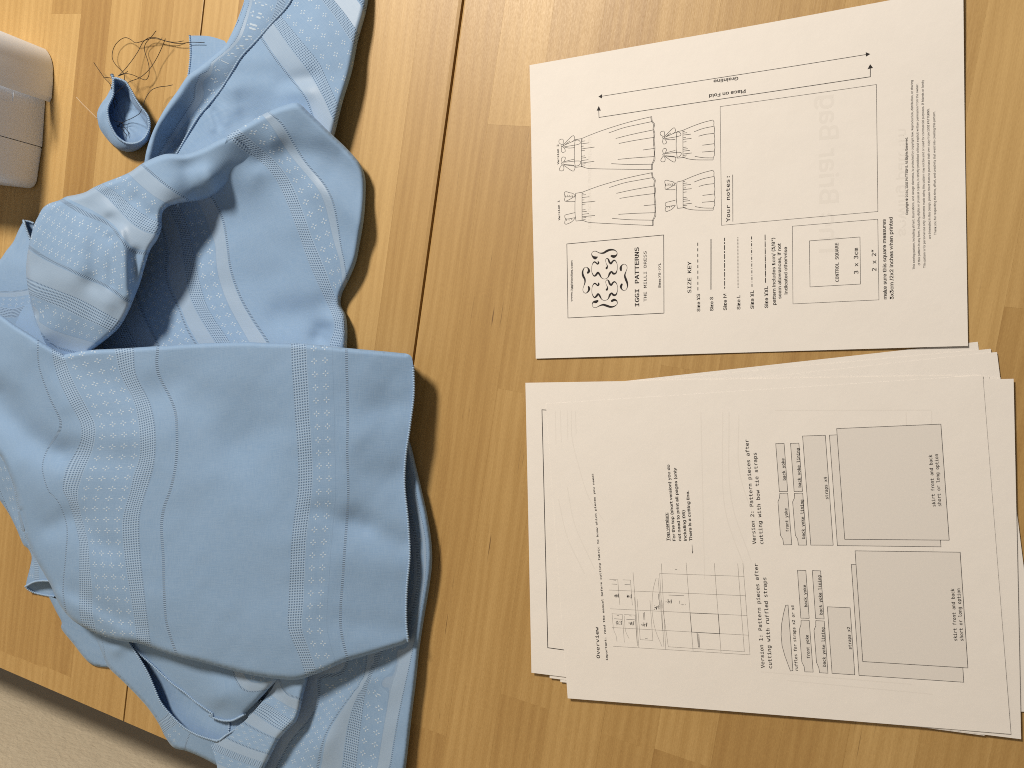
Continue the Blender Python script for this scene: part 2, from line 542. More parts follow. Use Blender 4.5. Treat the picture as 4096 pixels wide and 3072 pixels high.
class Print:
    def __init__(self, sh): self.sh = sh; self.V = []; self.F = []
    def stroke(self, P, w, taper=None, closed=False):
        """a ribbon of ink along the page points P, w mm wide"""
        P = np.asarray(P, float)
        if closed: P = np.r_[P, P[:1]]
        d = np.gradient(P, axis=0); d /= (np.linalg.norm(d, axis=1)[:, None] + 1e-9)
        nn = np.c_[-d[:, 1], d[:, 0]]
        ww = (np.full(len(P), w * LINE) if taper is None else np.asarray(taper, float)) / 2
        k = len(self.V)
        for p, q, a in zip(P, nn, ww):
            self.V.append(p + q * a); self.V.append(p - q * a)
        for i in range(len(P) - 1):
            self.F.append((k + 2 * i, k + 2 * i + 1, k + 2 * i + 3, k + 2 * i + 2))
    def line(self, pts, w, closed=False, curve=False, dash=None):
        P = pxs(self.sh, pts)
        if closed: P = np.r_[P, P[:1]]
        if curve:
            P = spline(P, 1.0)
            self.stroke(P, w); return
        for a, b in zip(P[:-1], P[1:]):
            L = np.linalg.norm(b - a)
            if L < 1e-6: continue
            u = (b - a) / L
            if dash:
                s, i = 0.0, 0
                while s < L:
                    ln = dash[i % len(dash)]
                    if i % 2 == 0:
                        self.stroke([a + u * s, a + u * min(L, s + ln)], w)
                    s += ln; i += 1
            else:
                k = max(2, int(L / 12) + 1)
                ext = u * w * .5 if closed or len(P) > 2 else 0
                self.stroke(a - ext + (b + ext - (a - ext)) * np.linspace(0, 1, k)[:, None], w)
    def poly(self, pts):
        P = pxs(self.sh, pts)
        k = len(self.V)
        if len(P) == 3:
            self.V += list(P); self.F.append((k, k + 1, k + 2)); return
        R_ = np.concatenate([a + (b - a) * np.arange(max(1, int(np.linalg.norm(b - a) / 6)))[:, None] / max(1, int(np.linalg.norm(b - a) / 6)) for a, b in zip(P, np.roll(P, -1, 0))])
        lo, hi = R_.min(0), R_.max(0)
        gx, gy = np.meshgrid(np.arange(lo[0], hi[0], 6.0), np.arange(lo[1], hi[1], 6.0))
        Q = np.c_[gx.ravel(), gy.ravel()]
        Q = Q[inside(Q, R_)]
        if len(Q): Q = Q[dist_poly(Q, np.r_[R_, R_[:1]]) > 2.0]
        nb = len(R_)
        res = delaunay_2d_cdt([Vector(p) for p in np.r_[R_, Q]], [(i, (i + 1) % nb) for i in range(nb)], [], 1, 1e-5)
        self.V += [np.array((v.x, v.y)) for v in res[0]]
        self.F += [tuple(k + i for i in f) for f in res[2]]
    def build(self, name, mat, lift):
        V = on_sheet(self.sh, self.V, lift)
        return mesh(name, V, self.F, mat, self.sh['o'])


def load_font(fn):
    p = os.path.join(bpy.utils.system_resource('DATAFILES'), 'fonts', fn)
    try:
        return bpy.data.fonts.load(p)
    except Exception:
        return None


MONO, SANS = load_font('DejaVuSansMono.woff2'), load_font('Inter.woff2')


def text(sh, s, p0, p1, cap, font=None, bold=0.0, mat=None, flip=False, lift=.03, name='printed_text'):
    """one printed line: p0, p1 are the photo pixels where its baseline begins and ends, cap its capital height in mm"""
    cu = bpy.data.curves.new('t', 'FONT')
    cu.body = s
    if font: cu.font = font
    cu.resolution_u = 3
    cu.offset = bold + BOLD
    ob = bpy.data.objects.new('t', cu)
    C.objects.link(ob)
    me = ob.to_mesh()
    n = len(me.vertices)
    co = np.empty(n * 3); me.vertices.foreach_get('co', co); co = co.reshape(-1, 3)
    Fc = [tuple(p.vertices) for p in me.polygons]
    ob.to_mesh_clear()
    bpy.data.objects.remove(ob); bpy.data.curves.remove(cu)
    A, B = pxs(sh, [p0, p1])
    x0, x1 = co[:, 0].min(), co[:, 0].max()
    L = np.linalg.norm(B - A); ex = (B - A) / L; ey = np.array([-ex[1], ex[0]]) * (-1 if flip else 1)
    P = A + ((co[:, 0:1] - x0) / (x1 - x0) * L) * ex + (co[:, 1:2] / .72 * cap) * ey
    if flip: Fc = [f[::-1] for f in Fc]
    return mesh(name, on_sheet(sh, P, lift), Fc, mat or INK, sh['o'])


# ---- the loose pattern sheet
sheet = make_sheet('pattern_sheet', (0.1, 0.2), 100.46, .25,
                   'loose printed pattern sheet with dress drawings, size key and control square', (.5, .2, 2.4, 1.2, .9))
A1, A2, A3, A4 = (lambda *p: F('a1', *p)), (lambda *p: F('a2', *p)), (lambda *p: F('a3', *p)), (lambda *p: F('a4', *p))
PXMM = .4973 / 6.0
BOLD = .013
LINE = 1.25


def T(sh, fr, s, p0, p1, cap, font=MONO, fr2=None, bold=0.0, **k):
    a = F(fr, p0)[0]; b = F(fr2 or fr, p1)[0]
    return text(sh, s, a, b, cap * PXMM, font, bold, **k)


T(sheet, 'a1', 'Version 1', (366, 1572), (360, 1412), 22, bold=.014)
T(sheet, 'a1', 'Version 2', (357, 1122), (352, 962), 22, bold=.014)
T(sheet, 'a1', 'Your notes:', (1730, 1585), (1727, 1217), 40)
T(sheet, 'a1', 'Grainline', (1797, 420), (1598, 446), 36, SANS, bold=.006)
T(sheet, 'a1', 'Place on Fold', (1856, 522), (1563, 562), 38, SANS, bold=.006)
T(sheet, 'a3', 'www.iggistudios.com', (465, 918), (465, 588), 24, SANS, bold=.010)
T(sheet, 'a3', 'IGGI PATTERNS', (1000, 957), (996, 480), 48, bold=.004)
T(sheet, 'a3', 'THE MILLI DRESS', (1060, 918), (1058, 512), 33, bold=-.004)
T(sheet, 'a3', 'Sizes XS-XXL', (1172, 808), (1172, 608), 25, SANS, bold=.010)
T(sheet, 'a3', 'SIZE KEY', (1418, 848), (1418, 594), 40)
for s, y, a, b, pat, l0, l1 in (
        ('Size XS', 1490, 998, 855, (2.1, 1.7), (1472, 828), (1470, 425)), ('Size S', 1596, 993, 880, None, (1577, 822), (1577, 415)),
        ('Size M', 1704, 988, 855, (1.4, .7, 3.2, .7), (1687, 815), (1686, 405)), ('Size L', 1813, 982, 866, (.5, .45), (1795, 808), (1793, 397)),
        ('Size XL', 1922, 976, 828, (2.0, 1.0, .5, 1.0), (1907, 800), (1903, 387)), ('Size XXL', 2036, 970, 795, (3.4, .4, .5, .4), (2016, 768), (2012, 377))):
    T(sheet, 'a3', s, (y, a), (y - 2, b), 36, SANS, bold=.004)
    p = Print(sheet); p.line(A3(l0, l1), .44, dash=pat); p.build('size_line', INK, .03)
T(sheet, 'a3', 'pattern includes 1cm/ (3/8")', (2098, 945), (2090, 405), 34, SANS, bold=.004)
T(sheet, 'a3', 'seam allowances, if not', (2142, 895), (2138, 450), 34, SANS, bold=.004)
T(sheet, 'a3', 'indicated otherwise', (2192, 860), (2188, 478), 34, SANS, bold=.004)
T(sheet, 'a4', 'CONTROL SQUARE', (714, 760), (710, 447), 32)
T(sheet, 'a4', '3 x 3cm', (870, 695), (868, 487), 40)
T(sheet, 'a4', '2 x 2\u201c', (1015, 672), (1012, 500), 40)
T(sheet, 'a4', 'make sure this square measures', (1098, 900), (1090, 256), 34, SANS, bold=.004)
T(sheet, 'a4', '3x3cm /2x2 inches when printed', (1153, 900), (1145, 240), 34, SANS, bold=.004)
T(sheet, 'a2', 'Copyright \u00a9 2026, IGGI PATTERNS. All Rights Reserved.', (1270, 1528), (1266, 903), 21, SANS, bold=.010)
T(sheet, 'a4', 'This sewing pattern, including all text, illustrations, and design elements, is protected by copyright law. Reproduction, distribution, or sharing', (1325, 660), (1308, 450), 21, SANS, 'a2', bold=-.004)
T(sheet, 'a4', 'of this pattern in any form, including digital or physical copies, is strictly prohibited without explicit written permission from the owner.', (1367, 627), (1350, 478), 21, SANS, 'a2', bold=-.004)
T(sheet, 'a4', 'This pattern is for personal use only. Garments made using this pattern may not be sold or used for commercial purposes. If friends or family', (1410, 648), (1395, 448), 21, SANS, 'a2', bold=-.004)
T(sheet, 'a4', 'are interested in this design, please direct them to purchase their own copy from IGGI PATTERNS.', (1452, 414), (1440, 675), 21, SANS, 'a2', bold=-.004)
T(sheet, 'a4', 'Thank you for respecting the time, effort, and creativity that went into creating this pattern.', (1497, 383), (1487, 697), 21, SANS, 'a2', bold=-.004)
T(sheet, 'a2', 'The Briar Bag', (560, 1880), (560, 575), 190, SANS, mat=GHOST, flip=True, lift=.012, name='show_through_text')
T(sheet, 'a2', 'sewing pattern', (1195, 1700), (1195, 840), 90, SANS, mat=GHOST2, flip=True, lift=.012, name='show_through_text')
T(sheet, 'a1', 'instructions and material', (590, 1640), (590, 900), 50, SANS, mat=GHOST2, flip=True, lift=.012, name='show_through_text')

p = Print(sheet); p.line(A1((1655, 1582), (1752, 1582)), 0.01)
p = Print(sheet); p.line(A1((1753, 1582), (1752, 1205)), .28); p.build('notes_underline', INK, .03)
p = Print(sheet); p.line(A1((1652, 660)) + A2((1016, 484), (1028, 1502)) + A1((1662, 1612)), .20, closed=True); p.build('notes_box', INK, .03)
p = Print(sheet); p.line(A4((341, 313), (1027, 257), (1036, 905), (346, 937)), .20, closed=True)
p.line(A4((478, 431), (884, 400), (888, 778), (483, 801)), .22, closed=True); p.build('control_square', INK, .03)
p = Print(sheet); p.line(A1((690, 576)) + A2((945, 243)), .28)
p.poly(A1((672, 578), (702, 557), (700, 592))); p.poly(A2((967, 241), (930, 226), (932, 262))); p.build('grainline_arrow', INK, .03)
p = Print(sheet); p.line(A1((675, 690), (677, 745)) + A2((967, 422), (967, 355)), .32)
p.poly(A1((675, 652), (658, 690), (692, 690))); p.poly(A2((966, 322), (944, 362), (989, 352))); p.build('fold_arrow', INK, .03)
p = Print(sheet); p.line(A3((419, 455), (1196, 382), (1200, 1011), (429, 1050)), .34, closed=True); p.build('logo_frame', INK, .03)

# the ornament: swelling brush strokes, each as (points, widths in zoom pixels)
LOGO = [
    ([(600, 500), (560, 515), (515, 490), (493, 440), (520, 400), (570, 393), (640, 425), (710, 425), (780, 385), (850, 365), (920, 375), (963, 420), (950, 465), (905, 490), (860, 480)],
     [20, 62, 30, 9, 9, 12, 16, 34, 44, 36, 20, 10, 26, 56, 40]),
    ([(610, 575), (622, 605), (605, 630), (575, 605), (545, 590), (510, 630), (495, 700), (503, 790), (545, 850), (580, 825), (610, 785), (640, 820), (680, 885), (730, 905), (790, 880), (830, 800), (860, 770), (895, 805), (935, 800), (965, 730), (965, 640), (940, 580), (910, 560), (880, 580), (850, 620), (820, 590), (800, 540), (770, 525), (748, 560), (765, 620), (785, 670), (770, 705)],
     [10, 34, 26, 26, 26, 12, 7, 12, 26, 40, 34, 34, 14, 8, 14, 40, 30, 40, 30, 10, 8, 16, 26, 32, 36, 36, 26, 12, 7, 8, 22, 44]),
    ([(425, 790), (445, 760), (430, 710), (390, 686), (350, 715), (328, 790), (340, 850), (370, 910), (372, 970), (350, 1040), (334, 1100), (350, 1150), (390, 1166), (435, 1130), (450, 1085), (440, 1050)],
     [40, 52, 26, 8, 18, 34, 42, 34, 24, 10, 8, 10, 12, 30, 46, 34]),
    ([(1035, 745), (1030, 705), (1045, 660), (1090, 630), (1135, 655), (1148, 700), (1125, 770), (1105, 840), (1125, 910), (1150, 980), (1155, 1050), (1125, 1105), (1090, 1120), (1050, 1090), (1035, 1045), (1050, 1005)],
     [34, 48, 26, 10, 9, 8, 14, 30, 42, 34, 16, 9, 9, 24, 44, 40]),
    ([(605, 1310), (575, 1325), (530, 1330), (507, 1380), (530, 1425), (575, 1432), (640, 1400), (710, 1380), (780, 1400), (850, 1420), (920, 1405), (970, 1360), (955, 1305), (910, 1290), (870, 1310)],
     [40, 56, 30, 9, 9, 9, 18, 36, 44, 36, 20, 9, 24, 46, 44])]
LOGO.append(([(x + 5, y + 396) for x, y in LOGO[1][0]], LOGO[1][1]))
p = Print(sheet)
for pts, wd in LOGO:
    q = np.c_[pxs(sheet, F('lz', *pts)), np.array(wd) * .21694 / 5.9]
    q = spline(q, .35)
    p.stroke(q[:, :2], 1, taper=np.maximum(q[:, 2], .16))
    for c, r in ((q[0], q[0, 2]), (q[-1], q[-1, 2])):
        k = len(p.V); p.V += [c[:2] + r * .5 * np.array([math.cos(a), math.sin(a)]) for a in np.linspace(0, 2 * math.pi, 10)[:-1]]
        p.F.append(tuple(range(k, k + 9)))
p.build('ornament', INK, .03)


# the four dress drawings
def drawing(fr, lines, wd):
    p = Print(sheet)
    for l in lines:
        p.line(F(fr, *l), wd, curve=len(l) > 2)
    p.build('dress_drawing', INK, .03)


def skirt_long(dx, dy):
    L = [[(368, 398), (560, 320), (800, 238), (1050, 165), (1340, 96)], [(375, 785), (450, 808), (580, 815), (850, 820), (1350, 826)],
         [(1340, 96), (1350, 160), (1380, 195), (1370, 270), (1384, 330), (1375, 400), (1378, 470), (1386, 530), (1380, 600), (1384, 690), (1352, 755), (1350, 826)],
         [(745, 320), (950, 250), (1150, 205), (1345, 165)], [(842, 397), (1050, 345), (1370, 278)], [(885, 466), (1100, 425), (1375, 382)],
         [(1220, 556), (1380, 535)], [(870, 686), (1100, 665), (1378, 647)], [(782, 744), (1000, 755), (1350, 752)]]
    for y, e in ((418, 18), (436, 50), (470, 100), (505, 30), (540, 180), (565, 45), (642, 45), (668, 62), (702, 94), (736, 176), (752, 55), (780, 45)):
        L.append([(370, y), (370 + e, y - e * .14)])
    L += [[(368, 398), (368, 785)], [(280, 412), (368, 398)], [(285, 795), (375, 785)], [(280, 412), (272, 520), (272, 700), (285, 795)], [(1326, 100), (1342, 170), (1366, 200), (1358, 270), (1370, 330), (1364, 470), (1372, 530), (1368, 690), (1340, 755), (1338, 826)]]
    return [[(x + dx, y + dy + (max(0, x - 370) * .031 if dy else 0)) for x, y in l] for l in L]


def skirt_short(dx, dy):
    L = [[(450, 325), (600, 262), (760, 205), (915, 165)], [(455, 755), (520, 775), (620, 790), (920, 794)],
         [(915, 165), (935, 195), (932, 240), (945, 310), (938, 380), (948, 460), (940, 530), (950, 600), (940, 650), (945, 710), (922, 760), (920, 794)],
         [(622, 350), (760, 300), (930, 264)], [(693, 420), (800, 392), (935, 376)], [(752, 562), (940, 538)], [(745, 670), (935, 655)], [(633, 737), (760, 758), (920, 762)]]
    for y, e in ((345, 25), (372, 60), (402, 120), (445, 40), (470, 130), (512, 50), (597, 50), (625, 70), (655, 105), (700, 135), (722, 60), (750, 40)):
        L.append([(450, y), (450 + e, y - e * .12)])
    L += [[(445, 325), (445, 755)], [(350, 350), (450, 328)], [(355, 765), (455, 755)], [(350, 350), (340, 470), (340, 640), (355, 765)]]
    return [[(x + dx, y + dy) for x, y in l] for l in L]


def bows(s, dx, dy):
    L = []
    for l in ([(100, 480), (62, 460), (58, 420), (110, 405), (118, 440), (112, 478)], [(100, 500), (90, 560), (105, 590), (145, 575), (135, 535), (112, 510)],
              [(85, 490), (100, 515), (118, 480), (90, 478)], [(118, 480), (258, 356), (272, 412), (125, 490)], [(115, 495), (325, 418), (353, 460), (112, 515)],
              [(135, 518), (200, 528), (272, 522)], [(150, 470), (210, 430)],
              [(105, 735), (90, 680), (110, 652), (148, 662), (135, 700), (115, 725)], [(95, 765), (62, 820), (70, 840), (120, 838), (125, 790), (112, 768)],
              [(90, 730), (105, 768), (118, 745), (98, 725)], [(118, 725), (358, 716), (332, 768), (115, 760)], [(120, 765), (262, 846), (275, 780), (130, 755)],
              [(130, 718), (200, 698), (272, 682)]):
        L.append([(x * s + dx, y * s + dy) for x, y in l])
    return L


def ruffles(s, dx, dy):
    L = []
    for l in ([(290, 1170), (280, 1190), (140, 1262), (143, 1210), (150, 1205), (285, 1205)], [(140, 1262), (200, 1270), (285, 1268)],
              [(143, 1210), (135, 1140), (165, 1132), (190, 1142), (215, 1148), (250, 1155), (285, 1190)], [(150, 1185), (145, 1205)], [(178, 1175), (185, 1205)], [(205, 1180), (215, 1205)], [(235, 1175), (250, 1200)],
              [(285, 1420), (200, 1440), (140, 1460), (150, 1505), (285, 1490)], [(150, 1505), (138, 1570), (155, 1583), (185, 1572), (215, 1560), (250, 1535), (285, 1490)],
              [(165, 1510), (165, 1535)], [(195, 1505), (200, 1530)], [(225, 1505), (240, 1520)]):
        L.append([(x * s + dx, y * s + dy) for x, y in l])
    return L


drawing('dz', skirt_long(0, 0) + bows(1, 0, 0), .26)
drawing('dz', skirt_long(9, 742) + ruffles(1, 0, 0), .26)
drawing('ds', skirt_short(0, 0) + bows(1.10, 25, -105), .26)
drawing('ds', skirt_short(0, 790) + ruffles(1.10, 10, -135), .26)

# ---- the stack of sheets
GRP = 'sheets of the printed stack'
def under(tl, ang, z, label, curl=(0, 0, 0, 0)):
    s = make_sheet('paper_sheet', tl, ang, z, label, curl); s['o']['group'] = GRP; return s
def from_br(br, ang):
    e = np.array([math.cos(math.radians(ang)), math.sin(math.radians(ang))]); d = np.array([e[1], -e[0]])
    return tuple(np.array(br) - e * 215.9 - d * 279.4)
under(from_br((279.8, 54.2), 105.7), 105.7, .25, 'lowest fanned white sheet, its corner under the loose pattern sheet')
under(from_br((287.2, 51.0), 104.7), 104.7, .70, 'second lowest white sheet, fanned out beside the loose pattern sheet', (0, 0, .2, 0))
under(from_br((290.6, 49.6), 105.9), 105.9, 1.1, 'third lowest white sheet, its corner in a step beyond the two below', (0, 0, .2, 0))
under(from_br((294.9, 34.9), 102.6), 102.6, 1.55, 'white sheet directly below the shifted top pages at the right')
under((57.0, -231.5), 101.2, 1.8, 'white sheet showing only a sliver at the left of the stack')
under((48.6, -231.0), 100.27, 2.05, 'white sheet stepped between the framed page and the overview page')
under((67.6, -229.3), 100.8, 2.27, 'white sheet reaching farthest towards the right edge of the picture')
framed = under((34.4, -231.0), 100.43, 2.48, 'page with black corner frame line, second from the top of the stack', (.5, 0, 0, 0))
over = make_sheet('overview_page', (64.7, -241.1), 103.62, 2.68, 'overview page on top of the stack with grey pattern piece diagrams', (.4, .1, .05, .4))
over['o']['group'] = GRP
p = Print(framed); p.line(F('b7', (415, 906), (265, 885)) + F('b5', (217, 280), (275, 283)), .42); p.build('frame_line', INK, .06)
B5, B6, B7, B8 = (lambda *p: F('b5', *p)), (lambda *p: F('b6', *p)), (lambda *p: F('b7', *p)), (lambda *p: F('b8', *p))
T(over, 'b7', 'Overview', (684, 972), (670, 718), 40)
T(over, 'b7', 'important: read the manual before cutting fabric to know which pieces you need!', (748, 988), (632, 795), 22, MONO, 'b5', bold=.010)
T(over, 'b5', 'Top version:', (1243, 1335), (1227, 1107), 32, SANS, bold=.010)
p = Print(over); p.line(B5((1249, 1336), (1232, 1107)), .25); p.build('heading_underline', INK, .03)
T(over, 'b5', 'For the top (short version) you do', (1291, 1335), (1243, 720), 32, SANS, bold=.010)
T(over, 'b5', 'not need to print all pages (only', (1336, 1335), (1296, 745), 32, SANS, bold=.010)
T(over, 'b5', 'including D5)', (1381, 1335), (1366, 1088), 32, SANS, bold=.010)
T(over, 'b5', 'There is a cutting line.', (1426, 1335), (1398, 930), 32, SANS, bold=.010)
p = Print(over); p.line(B5((1428, 1425), (1424, 1365)), .22); p.poly(B5((1429, 1437), (1422, 1420), (1434, 1420))); p.build('cutting_arrow', INK, .03)
T(over, 'b7', 'Version 1: Pattern pieces after', (2008, 1051), (1952, 210), 38)
T(over, 'b7', 'cutting with ruffled straps', (2068, 1054), (2020, 322), 38)
T(over, 'b5', 'Version 2: Pattern pieces after', (1940, 1361), (1877, 518), 38)
T(over, 'b5', 'cutting with bow tie straps', (1998, 1361), (1942, 625), 38)
SHAPES = [
    B6((240, 952), (303, 950), (336, 1365), (271, 1366), (264, 1320), (245, 1290), (225, 1020), (238, 985)),
    B6((207, 552), (274, 551), (303, 936), (236, 937)),
    B6((358, 952), (424, 950), (456, 1368), (390, 1368), (383, 1320), (365, 1290), (343, 1020), (357, 990)),
    B6((326, 550), (393, 548), (422, 936), (355, 937)), B6((423, 491), (606, 485), (669, 1369), (489, 1368)),
    B6((639, 484), (1472, 445), (1536, 1382), (703, 1372)), B6((697, 431), (1535, 395), (1602, 1328), (762, 1321)),
    B8((287, 545), (270, 610), (255, 690), (250, 780), (258, 870), (280, 950), (325, 1073), (345, 1070), (306, 543)),
    B8((382, 263), (449, 265), (476, 650), (409, 648)),
    B8((411, 664), (476, 666), (508, 1082), (441, 1080), (436, 1040), (417, 1000), (397, 740), (410, 700)),
    B8((501, 266), (568, 268), (596, 655), (528, 652)),
    B8((529, 668), (597, 672), (627, 1091), (560, 1087), (553, 1045), (535, 1005), (515, 745), (529, 710)),
    B8((622, 557), (805, 565), (843, 1104), (660, 1092)), B8((815, 217), (1660, 250), (1719, 1163), (877, 1108)),
    B8((845, 107), (1690, 118), (1752, 1048), (907, 997))]
for k, s in enumerate(SHAPES):
    l0 = .05 if k in (6, 14) else .012
    p = Print(over); p.poly(s); p.build('pattern_piece_fill', FILL, l0)
    p = Print(over); p.line(s, .24, closed=True); p.build('pattern_piece_outline', INK, l0 + .018)
for fr, s, a, b in (('b6', 'back yoke', (288, 846), (275, 670)), ('b6', 'front yoke', (313, 1260), (299, 1072)), ('b6', 'back yoke lining', (442, 1316), (427, 1003)),
                    ('b6', 'back yoke lining', (411, 903), (395, 588)), ('b6', 'straps x4', (630, 998), (617, 820)), ('b6', 'skirt front and back', (1492, 1057), (1463, 640)),
                    ('b6', 'short or long option', (1538, 1055), (1511, 636)), ('b8', 'ruffles for straps x2 or x4', (386, 1070), (353, 545)), ('b8', 'back yoke', (461, 558), (449, 382)),
                    ('b8', 'front yoke', (482, 972), (469, 783)), ('b8', 'back yoke lining', (610, 1038), (597, 724)), ('b8', 'back yoke lining', (583, 620), (568, 305)),
                    ('b8', 'straps x2', (817, 898), (804, 720)), ('b8', 'skirt front and back', (1666, 830), (1641, 410)), ('b8', 'short or long option', (1716, 830), (1689, 410))):
    T(over, fr, s, a, b, 30, lift=.09)
# the small layout diagram
G = lambda *p: F('gz', *p)
p = Print(over)
for l in ([(180, 1105), (2042, 1222)], [(450, 100), (530, 1128)], [(835, -20), (895, 1150)], [(1172, -30), (1268, 1175)], [(1555, -30), (1648, 1195)], [(1945, -30), (2042, 1222)],
          [(120, 340), (1985, 418)], [(140, 595), (2005, 688)], [(165, 850), (2022, 955)], [(812, 115), (1965, 155)], [(812, 115), (870, 1110)], [(840, 480), (930, 1112)], [(930, 1112), (1965, 1180)], [(1875, -20), (1965, 1180)],
          [(505, 460), (548, 1015)], [(548, 1015), (720, 1025)], [(680, 480), (720, 1025)], [(470, 440), (512, 1100)], [(790, 178), (855, 900)]):
    p.line(G(*l), .16)
for l in ([(765, 175), (725, 330), (708, 560), (720, 720), (760, 900), (845, 1110)], [(165, 665), (190, 890), (220, 960), (232, 1040)], [(330, 690), (350, 900), (395, 1000)]):
    p.line(G(*l), .14, curve=True)
for b in ([(130, 195), (242, 200), (270, 540)], [(312, 202), (415, 205), (440, 545)], [(162, 662), (304, 672), (332, 1050)], [(328, 672), (478, 682), (505, 1060)]):
    p.line(G(*b), .16)
p.build('layout_diagram', INKG, .03)
p = Print(over)
p.line(G((1226, 652), (1610, 668), (1630, 935), (1248, 912)), .26, closed=True)
for x, y in ((210, 415), (382, 425), (248, 785), (420, 790), (595, 810), (762, 575), (930, 495)):
    for k in range(18):
        a, r = rnd.uniform(0, 6.28), rnd.uniform(4, 28)
        c = (x + r * math.cos(a), y + r * math.sin(a))
        p.line(G(c, (c[0] + rnd.uniform(-16, 16), c[1] + rnd.uniform(-14, 14))), .22)
    for k in range(4):
        p.line(G((x + 32 + rnd.uniform(0, 16), y + 28), (x + 34 + rnd.uniform(0, 16), y - 26)), .13)
for l in ([(935, 408), (1145, 418)], [(1085, 485), (1085, 525)], [(1105, 530), (1105, 545)], [(1125, 530), (1125, 545)], [(1140, 532), (1140, 546)], [(1160, 532), (1160, 546)],
          [(160, 258), (235, 262)], [(335, 265), (412, 268)], [(195, 730), (300, 738)], [(360, 738), (475, 745)], [(615, 998), (650, 1004)], [(185, 205), (215, 208)], [(230, 685), (260, 688)], [(400, 690), (432, 694)], [(590, 650), (598, 745)], [(605, 640), (612, 750)],
          [(795, 390), (800, 470)], [(805, 470), (812, 545)], [(1320, 930), (1340, 1120)], [(1330, 930), (1350, 1125)], [(1345, 940), (1358, 1120)], [(1022, 58), (1050, 62)]):
    p.line(G(*l), .18)
p.build('layout_marks', INK, .045)
p = Print(over)
for l in ([(325, 290), (330, 560)], [(365, 285), (372, 540)], [(420, 285), (425, 520)], [(455, 285), (458, 500), (520, 760), (600, 1000), (720, 1180)], [(485, 290), (492, 470)],
          [(350, 1000), (420, 1300), (560, 1600)], [(420, 900), (480, 1200), (640, 1560)], [(1495, 300), (1525, 1640)], [(1670, 300), (1690, 1080), (1850, 1560)], [(1720, 300), (1740, 1000), (1900, 1500)], [(1800, 320), (1810, 800), (1990, 1300)]):
    p.line(B5(*l), .5, curve=len(l) > 2)
for l in ([(1255, 300), (1275, 1180)], [(1460, 290), (1475, 1650)], [(200, 285), (1460, 282)]):
    p.line(B6(*l), .45)
for l in ([(90, 1080), (1300, 1180)], [(300, 1150), (1470, 1260)]):
    p.line(B8(*l), .45)
p.build('show_through_lines', GHOST2, .010)


# ------------------------------------------------------------------ blue dress
STEP = 8.0


